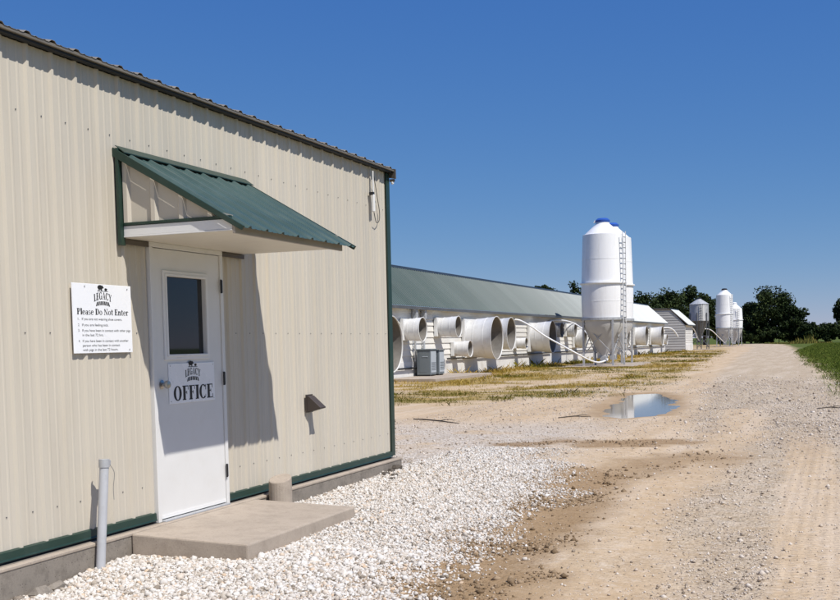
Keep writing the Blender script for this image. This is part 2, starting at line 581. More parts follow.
def zones(x, y):
    """Soft masks of what lies on the ground."""
    n1 = fbm(x, y, 1.6, 3)
    n2 = fbm(x, y, 0.35, 17)
    n3 = fbm(x, y, 5.0, 29)
    jit = (n1 - 0.5) * 0.9 + (n3 - 0.5) * 0.35
    rl = np.interp(y, *ROAD_L)
    rr = np.interp(y, *ROAD_R)
    far = np.clip(y / 60.0, 0.6, 3)
    road = sstep(-0.5, 0.5, x - rl + jit * far) * sstep(-0.5, 0.4, rr - x + jit * far)
    ap = np.interp(y, *APRON)
    white = sstep(-0.75, 0.35, ap - x + jit * 0.9) * sstep(15.5, 11.5, y) * sstep(-30, -20, x)
    # thinner, finer stone reaching past the corner
    white2 = 0.8 * sstep(20.0, 15.5, y + jit * 2) * sstep(11, 13, y) * sstep(2.2, 0.6, x + jit)
    white = np.maximum(white, white2 * sstep(0.25, 0.6, n1 + 0.1))
    damp = sstep(0.85, 0.1, pdist(x, y, [(2.75, 2.5), (2.63, 5.4), (2.52, 7.0), (2.48, 8.2), (2.32, 10.0), (2.2, 11.4)]) + jit * 0.55)
    damp2 = 0.75 * sstep(1.0, 0.05, pdist(x, y, [(2.3, 11.3), (2.7, 12.3), (3.2, 13.2)]) + jit * 1.1)
    damp3 = 0.95 * sstep(0.75, 0.1, pdist(x, y, [(0.6, 13.9), (1.1, 14.45), (1.75, 14.25), (2.5, 15.0)]) + jit * 1.2)
    blob = sstep(0.5, 0.1, np.hypot((x - 2.05) * 1.3, (y - 11.1) * 0.8) + jit * 0.5)
    pd = in_poly_dist(x, y, PUD)
    wet = 0.8 * sstep(-0.9, -0.05, pd + jit * 0.5)
    damp = np.clip(np.maximum.reduce([damp, damp2, damp3, blob, wet]), 0, 1)
    smooth = sstep(0.6, 0.15, pdist(x, y, [(3.5, 2.0), (3.3, 5.6), (3.1, 7.5), (2.95, 10.0), (3.2, 11.5), (3.4, 15.4), (3.0, 22)]) + jit * 0.5)
    tread = sstep(0.34, 0.2, np.abs(x - np.interp(y, [2, 6, 14, 20, 30], [4.68, 4.64, 4.42, 4.1, 3.4])) + jit * 0.12) * sstep(19, 13, y)
    smooth = np.maximum(smooth, tread)
    # dry grass between the road and the barn
    gb = np.interp(y, [20, 23, 26, 27.5, 33, 42, 70, 108, 200], [-7.0, -4.4, -2.2, -1.0, -0.7, -1.0, -3.2, -6.0, -13])
    dry = sstep(-0.7, 0.9, gb - x + jit * 2.2) * sstep(21, 26, y + (n2 - 0.5) * 8 - 0.35 * (x + 5))
    dry = dry * (0.15 + 0.85 * sstep(0.40, 0.58, n2 + (n1 - 0.5) * 0.7))
    sand = sstep(1.3, 0.4, pdist(x, y, [(-6.5, 31.5), (-4.5, 34.5), (-4.3, 38), (-3.9, 41), (-4.6, 45)]) + jit * 1.3)
    dry = dry * (1 - 0.9 * sand)
    gdist = np.maximum(x - rr - 0.15, (y - 235) * 0.2)
    green = sstep(-0.5, 0.7, gdist + jit * 1.6) * sstep(-80, -10, y)
    green = np.maximum(green, sstep(-24.5, -30, x + jit * 3))
    green = np.maximum(green, sstep(228, 240, y))
    verge = sstep(-0.6, 0.2, gdist + jit) * (1 - green)
    return dict(road=road, white=white, damp=damp, smooth=smooth, tread=tread, dry=dry, green=green, verge=verge, pd=pd)


def gheight(x, y):
    z = -0.02 + 0.03 * (fbm(x, y, 0.5, 41) - 0.5) + 0.012 * (fbm(x, y, 3.0, 43) - 0.5)
    z = z + np.interp(y, [4.5, 11.5], [-0.045, 0.055]) * sstep(3.2, 1.2, x) * sstep(22, 13, y)
    z = z - 0.035 * sstep(0.8, 0.1, pdist(x, y, [(2.63, 2), (2.63, 5.4), (2.52, 7.0), (2.48, 8.2), (2.32, 10.0), (2.6, 12)]))
    z = z + 0.02 * sstep(0.5, 0.0, np.abs(x - 2.95)) * sstep(16, 10, y)
    # stone banked up round the doorstep
    z = z + 0.032 * sstep(0.9, 0.1, np.hypot(np.maximum(np.abs(x - 0.55) - 0.5, 0), np.maximum(np.abs(y - 7.0) - 0.9, 0)))
    pd = in_poly_dist(x, y, PUD)
    z = np.where(pd > -1.2, z * sstep(-0.5, -1.2, pd) - 0.02 * sstep(-1.2, -0.5, pd), z)
    z = z - 0.05 * sstep(-0.4, 0.3, pd + (fbm(x, y, 1.7, 91) - 0.5) * 0.5)
    return z


# ------------------------------------------------------------------ ground sheet (one grid, split by what it is)
def grow(start, step, end, k):
    out = [start]
    while abs(out[-1] - start) < abs(end - start):
        out.append(out[-1] + step)
        step *= k
    return out[1:]


def ground_material():
    mt, nt, p = new_mat('farm_ground')
    v = coords(nt, True)

    def A(nm):
        a = nt.nodes.new('ShaderNodeAttribute')
        a.attribute_name = nm
        return a.outputs['Fac']
    big = noise(nt, v, 0.45, 5)
    mid = noise(nt, v, 4.0, 6, 0.65)
    fine = noise(nt, v, 38.0, 6, 0.7)
    vor = N(nt, 'ShaderNodeTexVoronoi', feature='F1')
    vor.inputs['Scale'].default_value = 42
    nt.links.new(v, vor.inputs['Vector'])
    vor2 = N(nt, 'ShaderNodeTexVoronoi', feature='F1')
    vor2.inputs['Scale'].default_value = 26
    nt.links.new(v, vor2.inputs['Vector'])
    vor3 = N(nt, 'ShaderNodeTexVoronoi', feature='F1')
    vor3.inputs['Scale'].default_value = 9
    nt.links.new(v, vor3.inputs['Vector'])
    sep = N(nt, 'ShaderNodeSeparateColor')
    nt.links.new(vor.outputs['Color'], sep.inputs[0])
    sep2 = N(nt, 'ShaderNodeSeparateColor')
    nt.links.new(vor2.outputs['Color'], sep2.inputs[0])
    sep3 = N(nt, 'ShaderNodeSeparateColor')
    nt.links.new(vor3.outputs['Color'], sep3.inputs[0])
    # bare tan soil
    c = mixc(nt, maprange(nt, mid, 0.3, 0.7), (0.48, 0.35, 0.21), (0.66, 0.495, 0.32))
    c = mixc(nt, maprange(nt, fine, 0.45, 0.78, 0, 0.5), c, (0.33, 0.245, 0.17))
    # road gravel: little pale and dark stones pressed into the soil
    grav = mixc(nt, sep.outputs[0], (0.28, 0.22, 0.15), (0.60, 0.505, 0.38))
    grav = mixc(nt, maprange(nt, noise(nt, v, 2.2, 4), 0.5, 0.7, 0, 0.5), grav, (0.60, 0.53, 0.445))
    gm = math_n(nt, 'MULTIPLY', A('road'), maprange(nt, mid, 0.28, 0.6, 0.45, 1.0))
    gm = math_n(nt, 'MULTIPLY', gm, maprange(nt, A('smooth'), 0, 1, 1, 0.3))
    gm2 = math_n(nt, 'MAXIMUM', gm, maprange(nt, math_n(nt, 'MULTIPLY', big, mid), 0.18, 0.34, 0.0, 0.45))
    c = mixc(nt, gm2, c, grav)
    vs_ = coords(nt, True, (1.6, 0.16, 1))
    streak = noise(nt, vs_, 1.0, 6, 0.6)
    c = mixc(nt, maprange(nt, streak, 0.45, 0.65, 0, 0.3), c, (0.36, 0.265, 0.18))
    c = mixc(nt, maprange(nt, streak, 0.5, 0.36, 0, 0.4), c, (0.62, 0.52, 0.41))
    c = mixc(nt, maprange(nt, noise(nt, v, 13.0, 3, 0.6), 0.55, 0.72, 0, 0.5), c, (0.66, 0.57, 0.47))
    c = mixc(nt, maprange(nt, noise(nt, v, 19.0, 3, 0.6), 0.57, 0.75, 0, 0.5), c, (0.27, 0.20, 0.135))
    # dry grass thatch, green sward
    straw = mixc(nt, maprange(nt, mid, 0.3, 0.7), (0.25, 0.165, 0.035), (0.36, 0.25, 0.065))
    straw = mixc(nt, maprange(nt, big, 0.45, 0.62, 0, 0.6), straw, (0.16, 0.145, 0.028))
    c = mixc(nt, math_n(nt, 'MULTIPLY', A('dry'), maprange(nt, fine, 0.3, 0.6, 0.5, 1.0)), c, straw)
    c = mixc(nt, math_n(nt, 'MULTIPLY', A('verge'), 0.5), c, (0.26, 0.20, 0.10))
    gr = mixc(nt, maprange(nt, mid, 0.3, 0.7), (0.06, 0.085, 0.016), (0.10, 0.13, 0.028))
    gr = mixc(nt, maprange(nt, big, 0.5, 0.7, 0, 0.4), gr, (0.13, 0.13, 0.04))
    c = mixc(nt, A('green'), c, gr)
    # white crushed stone
    ws = mixc(nt, sep2.outputs[0], (0.50, 0.45, 0.39), (0.78, 0.75, 0.71))
    ws = mixc(nt, maprange(nt, sep2.outputs[1], 0.85, 1.0, 0, 0.6), ws, (0.42, 0.29, 0.18))
    ws = mixc(nt, maprange(nt, vor2.outputs['Distance'], 0.35, 0.65, 0, 0.5), ws, (0.25, 0.2, 0.15))
    wm = math_n(nt, 'MULTIPLY', A('white'), maprange(nt, fine, 0.25, 0.6, 0.6, 1.0))
    c = mixc(nt, wm, c, ws)
    # damp, darker soil
    dm = maprange(nt, math_n(nt, 'ADD', A('damp'), math_n(nt, 'MULTIPLY', math_n(nt, 'SUBTRACT', mid, 0.5), 1.1)), 0.18, 0.95, 0.0, 1.0)
    dcol = mixc(nt, maprange(nt, fine, 0.35, 0.7), (0.22, 0.14, 0.068), (0.42, 0.29, 0.165))
    c = mixc(nt, math_n(nt, 'MULTIPLY', dm, 0.92), c, dcol)
    nt.links.new(c, p.inputs['Base Color'])
    nt.links.new(maprange(nt, A('damp'), 0, 1, 0.95, 0.72), p.inputs['Roughness'])
    p.inputs['Specular IOR Level'].default_value = 0.08
    # relief: grit, clods, pressed-in stones, tyre cleats
    wv = N(nt, 'ShaderNodeTexWave', wave_type='BANDS', bands_direction='Y')
    wv.inputs['Scale'].default_value = 4.2
    wv.inputs['Distortion'].default_value = 1.2
    wv.inputs['Detail'].default_value = 2
    nt.links.new(v, wv.inputs['Vector'])
    wvx = N(nt, 'ShaderNodeTexWave', wave_type='BANDS', bands_direction='X')
    wvx.inputs['Scale'].default_value = 3.6
    wvx.inputs['Distortion'].default_value = 0.5
    nt.links.new(v, wvx.inputs['Vector'])
    tr = math_n(nt, 'MULTIPLY', math_n(nt, 'MULTIPLY', wv.outputs['Fac'], wvx.outputs['Fac']), A('tread'))
    h = math_n(nt, 'ADD', math_n(nt, 'MULTIPLY', mid, 0.8), math_n(nt, 'MULTIPLY', fine, 0.45))
    h = math_n(nt, 'ADD', h, math_n(nt, 'MULTIPLY', math_n(nt, 'SUBTRACT', 0.6, vor.outputs['Distance']), math_n(nt, 'MULTIPLY', gm2, 0.6)))
    h = math_n(nt, 'ADD', h, math_n(nt, 'MULTIPLY', math_n(nt, 'SUBTRACT', 0.6, vor2.outputs['Distance']), math_n(nt, 'MULTIPLY', A('white'), 1.2)))
    h = math_n(nt, 'ADD', h, math_n(nt, 'MULTIPLY', tr, 0.35))
    b = N(nt, 'ShaderNodeBump')
    b.inputs['Strength'].default_value = 0.8
    b.inputs['Distance'].default_value = 0.022
    nt.links.new(h, b.inputs['Height'])
    nt.links.new(b.outputs[0], p.inputs['Normal'])
    return mt


def build_ground():
    mat = ground_material()
    xs = sorted(set([round(float(a), 4) for a in np.arange(-3.0, 7.01, 0.075)]
                    + grow(-3.0, -0.09, -4000, 1.12) + grow(7.0, 0.09, 4000, 1.12)))
    ys = sorted(set([round(float(a), 4) for a in np.arange(3.5, 16.01, 0.075)] + [round(float(a), 4) for a in np.arange(16.12, 32.01, 0.13)]
                    + grow(32.0, 0.16, 6500, 1.035) + grow(3.5, -0.09, -600, 1.12)))
    X, Y = np.meshgrid(np.array(xs), np.array(ys))
    Z = gheight(X, Y)
    zn = zones(X, Y)
    nx, ny = len(xs), len(ys)
    idx = np.arange(nx * ny).reshape(ny, nx)
    quads = np.stack([idx[:-1, :-1], idx[:-1, 1:], idx[1:, 1:], idx[1:, :-1]], -1).reshape(-1, 4)
    V = np.stack([X, Y, Z], -1).reshape(-1, 3)
    cls = np.zeros(nx * ny, int)
    cls[(zn['road'].ravel() > 0.5)] = 1
    cls[((zn['white'] > 0.5) & (Y < 15)).ravel()] = 2
    fc = cls[quads[:, 0]]
    for k, nm in enumerate(('ground', 'gravel_road', 'stone_apron')):
        q = quads[fc == k]
        used, inv = np.unique(q, return_inverse=True)
        me = bpy.data.meshes.new(nm)
        me.from_pydata(V[used].tolist(), [], inv.reshape(-1, 4).tolist())
        me.polygons.foreach_set('use_smooth', [True] * len(me.polygons))
        for a in ('road', 'white', 'damp', 'smooth', 'tread', 'dry', 'green', 'verge'):
            at = me.attributes.new(a, 'FLOAT', 'POINT')
            at.data.foreach_set('value', zn[a].ravel()[used].astype(np.float32))
        o = link(nm, me, None, mat)
        o['kind'] = 'structure'
    # standing water fills the hollow: the shore is where it meets the soil
    ctr = PUD.mean(0)
    ring = [tuple(ctr + (p_ - ctr) * (1.5, 1.2)) for p_ in PUD]
    b = MB()
    b.add([(a, c, -0.0435) for a, c in ring], [tuple(range(len(ring)))])
    o = b.build('puddle', 'water')
    o['kind'] = 'structure'


build_ground()


# ------------------------------------------------------------------ loose stone (stuff nobody could count)
ICO_V = []
_t = (1 + 5 ** 0.5) / 2
for a in (-1, 1):
    for b_ in (-_t, _t):
        ICO_V += [(a, b_, 0), (0, a, b_), (b_, 0, a)]
ICO_V = np.array(ICO_V) / math.sqrt(1 + _t * _t)


def hull_faces(vs_):
    f = []
    n = len(vs_)
    ed = min(np.linalg.norm(vs_[i] - vs_[j]) for i in range(n) for j in range(i))
    for i in range(n):
        for j in range(i + 1, n):
            for k in range(j + 1, n):
                if all(abs(np.linalg.norm(vs_[a] - vs_[b]) - ed) < 1e-3 for a, b in ((i, j), (j, k), (i, k))):
                    t = (i, j, k)
                    if np.dot(np.cross(vs_[j] - vs_[i], vs_[k] - vs_[i]), vs_[i]) < 0:
                        t = (i, k, j)
                    f.append(t)
    return np.array(f)


ICO_F = hull_faces(ICO_V)
OCT_V = np.array([(1, 0, 0), (-1, 0, 0), (0, 1, 0), (0, -1, 0), (0, 0, 1), (0, 0, -1)], float)
OCT_F = hull_faces(OCT_V)


def scatter(name, xyz, rad, tone, mat, base_v, base_f, label, cat, jitter=0.32, flat=(0.5, 0.95)):
    n = len(rad)
    nv = len(base_v)
    P = base_v[None] * (1 + rng.uniform(-jitter, jitter, (n, nv, 1)))
    P = P * np.stack([np.ones(n), rng.uniform(0.6, 1.0, n), rng.uniform(*flat, n)], -1)[:, None]
    # random orientation: tilt then spin
    a = rng.uniform(0, 2 * np.pi, n)
    t = rng.normal(0, 0.45, n)
    ct, st = np.cos(t)[:, None], np.sin(t)[:, None]
    x, y, z = P[..., 0], P[..., 1] * ct - P[..., 2] * st, P[..., 1] * st + P[..., 2] * ct
    ca, sa = np.cos(a)[:, None], np.sin(a)[:, None]
    P = np.stack([x * ca - y * sa, x * sa + y * ca, z], -1) * rad[:, None, None] + xyz[:, None]
    F = (base_f[None] + (np.arange(n) * nv)[:, None, None]).reshape(-1, 3)
    me = bpy.data.meshes.new(name)
    me.vertices.add(n * nv)
    me.vertices.foreach_set('co', P.reshape(-1).astype(np.float32))
    nf = len(F)
    me.loops.add(nf * 3)
    me.loops.foreach_set('vertex_index', F.reshape(-1).astype(np.int32))
    me.polygons.add(nf)
    me.polygons.foreach_set('loop_start', np.arange(0, nf * 3, 3, dtype=np.int32))
    me.update(calc_edges=True)
    me.validate()
    at = me.attributes.new('tone', 'FLOAT', 'POINT')
    at.data.foreach_set('value', np.repeat(tone, nv).astype(np.float32))
    o = link(name, me, None, mat)
    return tag(o, label, cat, kind='stuff')


def blocked(x, y):
    """Where the foundation, slab, pipes stand."""
    b = (x < 0.12) & (y < 11.2)
    b |= (x < 1.06) & (y > 6.17) & (y < 7.93)
    b |= np.hypot(x - 0.22, y - 8.25) < 0.14
    return b


def loose_stone():
    # white crushed stone beside the office
    n = 270000
    x, y = rng.uniform(0.1, 3.0, n), rng.uniform(3.6, 13.5, n)
    zn = zones(x, y)
    keep = (rng.random(n) < sstep(0.0, 1.0, zn['white']) ** 1.3) & ~blocked(x, y) & (rng.random(n) < np.interp(y, [4, 9, 13.5], [1, 0.8, 0.5]))
    keep &= rng.random(n) > zn['damp'] * 0.6
    x, y = x[keep], y[keep]
    n = len(x)
    r = rng.lognormal(math.log(0.0086), 0.42, n).clip(0.004, 0.030)
    z = gheight(x, y) + r * rng.uniform(0.0, 0.6, n)
    P, tn = np.stack([x, y, z], -1), rng.random(n)
    nr_ = y < 6.9
    scatter('crushed_stone', P[nr_], r[nr_], tn[nr_], 'stone_white', ICO_V, ICO_F,
            'white crushed limestone around the doorstep and grey pipe', 'gravel', jitter=0.42)
    scatter('crushed_stone', P[~nr_], r[~nr_], tn[~nr_], 'stone_white', OCT_V, OCT_F,
            'white crushed limestone spread past the doorstep toward the barn', 'gravel', jitter=0.42)
    # stones scattered on the road and the bare yard
    n = 420000
    x, y = rng.uniform(-3.0, 7.0, n), 3.6 + 40 * rng.random(n) ** 2.0
    zn = zones(x, y)
    patch = sstep(0.35, 0.65, fbm(x, y, 0.9, 61))
    pr = np.maximum(zn['road'] * (1 - 0.88 * zn['smooth']) * (0.28 + 0.7 * patch), 0.16 + 0.2 * zn['white']) * (1 - zn['green'])
    pr = pr * (1 - 0.75 * zn['damp']) * (zn['pd'] < -0.4) * sstep(43, 20, y)
    keep = (rng.random(n) < pr) & ~blocked(x, y)
    x, y = x[keep], y[keep]
    n = len(x)
    r = rng.lognormal(math.log(0.0048), 0.55, n).clip(0.003, 0.030) * np.interp(y, [8, 40], [1, 2.2])
    z = gheight(x, y) + r * rng.uniform(0.0, 0.55, n)
    scatter('road_stones', np.stack([x, y, z], -1), r, rng.random(n), 'stone_road', OCT_V, OCT_F,
            'small loose stones strewn over the tan gravel road', 'gravel', jitter=0.3)


loose_stone()


def clods():
    n = 60000
    x, y = rng.uniform(0.2, 3.8, n), rng.uniform(3.6, 16.0, n)
    zn = zones(x, y)
    patch = sstep(0.45, 0.62, fbm(x, y, 2.2, 67))
    keep = (rng.random(n) < sstep(0.35, 0.9, zn['damp']) * (0.08 + 0.75 * patch) * np.interp(y, [10.5, 12], [1, 0.3])) & ~blocked(x, y)
    x, y = x[keep], y[keep]
    n = len(x)
    r = rng.lognormal(math.log(0.0085), 0.55, n).clip(0.003, 0.034)
    z = gheight(x, y) + r * rng.uniform(-0.1, 0.5, n)
    scatter('soil_clods', np.stack([x, y, z], -1), r, rng.random(n), 'clod', OCT_V, OCT_F,
            'brown crumbled soil clods in the damp wheel ruts', 'soil', jitter=0.35)


clods()


def dark_rocks():
    spots = [(0.16, 10.75, 0.05), (0.2, 10.5, 0.045), (0.14, 10.95, 0.06), (0.32, 10.45, 0.04), (0.4, 10.2, 0.035), (0.2, 5.15, 0.06),
             (0.17, 5.32, 0.05)]
    labs = ['dark clod against the foundation near its far corner, middle of three', 'small dark clod just before the foundation corner clods',
            'largest dark clod tucked against the foundation at its far corner', 'dark clod lying loose on the white stone near the corner',
            'dark clod farthest out on the white stone near the corner', 'grey-brown rock leaning on the foundation near the grey pipe',
            'smaller grey-brown rock at the foundation, beside the larger rock']
    for (x, y, r), lb in zip(spots, labs):
        P = ICO_V * (1 + rng.uniform(-0.3, 0.3, (12, 1))) * r * np.array([1.1, 1.2, 0.7])
        z = float(gheight(np.array([x]), np.array([y]))[0])
        b = MB()
        b.add([tuple(p) for p in P], [tuple(f) for f in ICO_F])
        o = b.build('rock', 'rock_dark' if y > 8 else 'concrete_dark')
        o.location = (x, y, z + r * 0.35)
        tag(o, lb, 'rock', 'rocks along the foundation')


dark_rocks()


def sticks():
    for pts, r, lb in (([(-2.75, 18.7, 0), (-2.4, 18.35, 0.02), (-2.05, 18.2, 0.01), (-1.5, 17.75, 0)], 0.022, 'long dark stick lying on the yard past the office corner'),
                       ([(-0.1, 19.3, 0), (0.15, 19.55, 0.015), (0.45, 19.6, 0)], 0.02, 'short dark stick lying just before the puddle'),
                       ([(4.35, 22.3, 0), (4.6, 22.5, 0.015), (4.85, 22.35, 0)], 0.02, 'dark stick lying on the right side of the road')):
        z = float(gheight(np.array([pts[0][0]]), np.array([pts[0][1]]))[0])
        b0 = Vector((pts[0][0], pts[0][1], z + 0.012))
        k = [Vector((x, y, z + 0.012 + dz)) - b0 for x, y, dz in pts]
        r = r * 0.6
        m_ = MB().tube(k, [r * 0.7] + [r] * (len(k) - 2) + [r * 0.4], 7)
        mid_ = k[len(k) // 2]
        m_.tube([mid_, mid_ + Vector((0.12, 0.10, 0.02)), mid_ + Vector((0.26, 0.16, 0.0))], [r * 0.6, r * 0.5, r * 0.25], 6)
        o = m_.build('stick', 'bark', None, smooth=True)
        o.location = b0
        tag(o, lb, 'stick', 'sticks on the ground')


sticks()


# ------------------------------------------------------------------ lettering
def ell(cx, cy, rx, ry, a0, a1, wx, wy, n=20):
    o, i = [], []
    for k in range(n + 1):
        a = R(a0 + (a1 - a0) * k / n)
        o.append((cx + rx * math.cos(a), cy + ry * math.sin(a)))
        i.append((cx + (rx - wx) * math.cos(a), cy + (ry - wy) * math.sin(a)))
    return [[o[k], o[k + 1], i[k + 1], i[k]] for k in range(n)]


def rect(x0, y0, x1, y1):
    return [[(x0, y0), (x1, y0), (x1, y1), (x0, y1)]]


def glyph(ch):
    """Bold serif letters, capital height 1. Returns (polygons, advance)."""
    t, s = 0.25, 0.07          # stem width, hairline
    S = lambda x0, x1, y: rect(x0, y, x1, y + s)
    if ch == ' ':
        return [], 0.32
    if ch == 'O':
        return ell(0.42, 0.5, 0.42, 0.52, 0, 360, 0.245, 0.07, 32), 0.92
    if ch == 'C':
        return ell(0.42, 0.5, 0.42, 0.52, 45, 315, 0.245, 0.07, 26) + rect(0.68, 0.62, 0.74, 1.0) + rect(0.68, 0.12, 0.72, 0.3), 0.84
    if ch == 'G':
        return ell(0.42, 0.5, 0.42, 0.52, 45, 320, 0.245, 0.07, 26) + rect(0.68, 0.62, 0.74, 1.0) + rect(0.6, 0.04, 0.78, 0.45) + S(0.5, 0.86, 0.42), 0.92
    if ch in 'FE':
        p = rect(0.08, 0, 0.08 + t, 1) + S(0, 0.64, 0.94) + rect(0.58, 0.72, 0.64, 1) + S(0.2, 0.48, 0.5) + rect(0.43, 0.4, 0.48, 0.64)
        if ch == 'F':
            return p + S(0, 0.38, 0), 0.7
        return p + S(0, 0.68, 0) + rect(0.62, 0, 0.68, 0.3), 0.74
    if ch == 'I':
        return rect(0.08, 0, 0.08 + t, 1) + S(0, 0.36, 0) + S(0, 0.36, 0.94), 0.43
    if ch == 'L':
        return rect(0.08, 0, 0.08 + t, 1) + S(0, 0.36, 0.94) + S(0, 0.64, 0) + rect(0.58, 0, 0.64, 0.32), 0.7
    if ch == 'A':
        return [[(0.08, 0), (0.16, 0), (0.42, 1), (0.36, 1)], [(0.36, 1), (0.5, 1), (0.8, 0), (0.58, 0)]] + S(0, 0.26, 0) + S(0.5, 0.88, 0) + S(0.2, 0.62, 0.3), 0.9
    if ch == 'Y':
        return [[(0.06, 1), (0.28, 1), (0.52, 0.48), (0.34, 0.44)], [(0.68, 1), (0.76, 1), (0.5, 0.45), (0.42, 0.5)]] + rect(0.32, 0, 0.52, 0.5) + S(0.22, 0.62, 0) + S(0, 0.36, 0.94) + S(0.58, 0.86, 0.94), 0.86
    if ch == 'P':
        return rect(0.08, 0, 0.08 + t, 1) + S(0, 0.38, 0) + S(0, 0.4, 0.94) + S(0.2, 0.42, 0.46) + ell(0.38, 0.73, 0.3, 0.27, -90, 90, 0.17, 0.06, 12), 0.72
    if ch == 'D':
        return rect(0.08, 0, 0.08 + t, 1) + S(0, 0.4, 0) + S(0, 0.4, 0.94) + ell(0.38, 0.5, 0.42, 0.5, -90, 90, 0.2, 0.06, 16), 0.86
    if ch == 'N':
        return rect(0.1, 0, 0.16, 1) + rect(0.68, 0, 0.74, 1) + [[(0.06, 1), (0.26, 1), (0.74, 0.0), (0.6, 0)]] + S(0, 0.28, 0) + S(0.56, 0.86, 0.94), 0.9
    if ch == 'l':
        return rect(0.06, 0, 0.06 + t, 1.02) + S(0, 0.34, 0) + S(0, 0.2, 0.96), 0.38
    if ch == 'e':
        return ell(0.29, 0.34, 0.29, 0.36, 5, 325, 0.16, 0.05, 22) + S(0.1, 0.56, 0.36), 0.63
    if ch == 'a':
        return ell(0.22, 0.19, 0.22, 0.21, 0, 360, 0.14, 0.05, 16) + rect(0.32, 0, 0.5, 0.52) + ell(0.27, 0.46, 0.23, 0.22, 0, 165, 0.12, 0.06, 10) + S(0.4, 0.58, 0), 0.62
    if ch == 's':
        return ell(0.22, 0.5, 0.2, 0.19, 30, 270, 0.12, 0.06, 12) + ell(0.22, 0.18, 0.22, 0.2, -150, 90, 0.13, 0.06, 12), 0.5
    if ch == 'o':
        return ell(0.3, 0.34, 0.3, 0.36, 0, 360, 0.16, 0.05, 22), 0.66
    if ch == 't':
        return rect(0.1, 0.08, 0.28, 0.9) + S(0, 0.4, 0.62) + ell(0.27, 0.14, 0.17, 0.16, 180, 330, 0.12, 0.06, 8), 0.46
    if ch == 'n':
        return rect(0.06, 0, 0.24, 0.68) + S(0, 0.3, 0) + S(0, 0.2, 0.62) + rect(0.42, 0, 0.6, 0.48) + ell(0.4, 0.46, 0.2, 0.24, 0, 180, 0.16, 0.08, 10) + S(0.38, 0.68, 0), 0.72
    if ch == 'r':
        return rect(0.06, 0, 0.24, 0.68) + S(0, 0.34, 0) + S(0, 0.2, 0.62) + ell(0.36, 0.46, 0.18, 0.24, 20, 180, 0.1, 0.1, 8), 0.52
    return [], 0.4


def serif_text(txt, u0, u1, v0, hgt):
    """Polygons in sign space, squeezed to span u0..u1 with baseline v0."""
    polys, adv = [], 0.0
    for ch in txt:
        g, a = glyph(ch)
        polys += [[(px + adv, py) for px, py in q] for q in g]
        adv += a
    adv -= 0.06
    k = (u1 - u0) / adv
    return [[(u0 + px * k, v0 + py * hgt) for px, py in q] for q in polys]


def print_mesh(name, polys, sx, mat, parent, oy, oz, step=0.0):
    """Flat print lying on a sign face at x = sx."""
    b = MB()
    for i, q in enumerate(polys):
        b.add([(sx + (i % 7) * 0.00003, oy + a, oz + c) for a, c in q], [tuple(range(len(q)))])
    me = bpy.data.meshes.new(name)
    me.from_pydata(b.v, [], b.f)
    return link(name, me, parent, mat)


def circ(cx, cy, rx, ry, n=16, a0=0, a1=360):
    return [[(cx + rx * math.cos(R(a0 + (a1 - a0) * k / n)), cy + ry * math.sin(R(a0 + (a1 - a0) * k / n))) for k in range(n)]]


def logo(cx, cy, w):
    """Big and small pig above an arched name over a ploughed-field banner; w = width of the name."""
    k = w
    P = []
    # big pig
    P += circ(cx - 0.13 * k, cy + 0.40 * k, 0.15 * k, 0.085 * k)
    P += circ(cx - 0.005 * k, cy + 0.41 * k, 0.055 * k, 0.05 * k, 10)
    P += [[(cx + 0.03 * k, cy + 0.42 * k), (cx + 0.075 * k, cy + 0.40 * k), (cx + 0.07 * k, cy + 0.37 * k), (cx + 0.02 * k, cy + 0.375 * k)]]
    P += [[(cx - 0.02 * k, cy + 0.45 * k), (cx + 0.015 * k, cy + 0.49 * k), (cx + 0.02 * k, cy + 0.44 * k)]]
    for lx in (-0.24, -0.19, -0.09, -0.05):
        P += rect(cx + lx * k, cy + 0.27 * k, cx + (lx + 0.03) * k, cy + 0.37 * k)
    # small pig
    P += circ(cx + 0.18 * k, cy + 0.335 * k, 0.07 * k, 0.045 * k, 12)
    P += circ(cx + 0.245 * k, cy + 0.34 * k, 0.03 * k, 0.027 * k, 8)
    for lx in (0.13, 0.16, 0.20, 0.225):
        P += rect(cx + lx * k, cy + 0.27 * k, cx + (lx + 0.018) * k, cy + 0.32 * k)
    # ground line under them
    P += rect(cx - 0.30 * k, cy + 0.255 * k, cx + 0.32 * k, cy + 0.272 * k)
    # the name on a shallow arch
    for q in serif_text('LEGACY', -0.5 * k, 0.5 * k, 0.0, 0.26 * k):
        P.append([(cx + a, cy - 0.03 * k + b_ - 0.10 * k * (2 * a / k) ** 2) for a, b_ in q])
    # furrowed banner below
    for i in range(7):
        a = -0.3 + i * 0.1
        f0, f1 = a - 0.035, a + 0.035
        arch = lambda t_: -0.10 * (1.7 * t_) ** 2
        P.append([(cx + f0 * k, cy + (-0.10 + arch(f0)) * k), (cx + f1 * k, cy + (-0.10 + arch(f1)) * k),
                  (cx + f1 * 1.2 * k, cy + (-0.24 + arch(f1) * 1.6) * k), (cx + f0 * 1.2 * k, cy + (-0.24 + arch(f0) * 1.6) * k)])
    return P


def small_print(name, txt, y0, z0, x, width, hgt, parent):
    cu = bpy.data.curves.new(name, 'FONT')
    cu.body = txt
    cu.size = 1.0
    to = bpy.data.objects.new(name, cu)
    COL.objects.link(to)
    dg = bpy.context.evaluated_depsgraph_get()
    me = bpy.data.meshes.new_from_object(to.evaluated_get(dg))
    bpy.data.objects.remove(to)
    co = np.empty(len(me.vertices) * 3)
    me.vertices.foreach_get('co', co)
    co = co.reshape(-1, 3)
    w = co[:, 0].max() - co[:, 0].min()
    out = np.stack([np.full(len(co), x), y0 + (co[:, 0] - co[:, 0].min()) * width / w, z0 + co[:, 1] * hgt / 0.7], -1)
    me.vertices.foreach_set('co', out.reshape(-1))
    me.update()
    return link(name, me, parent, 'black')


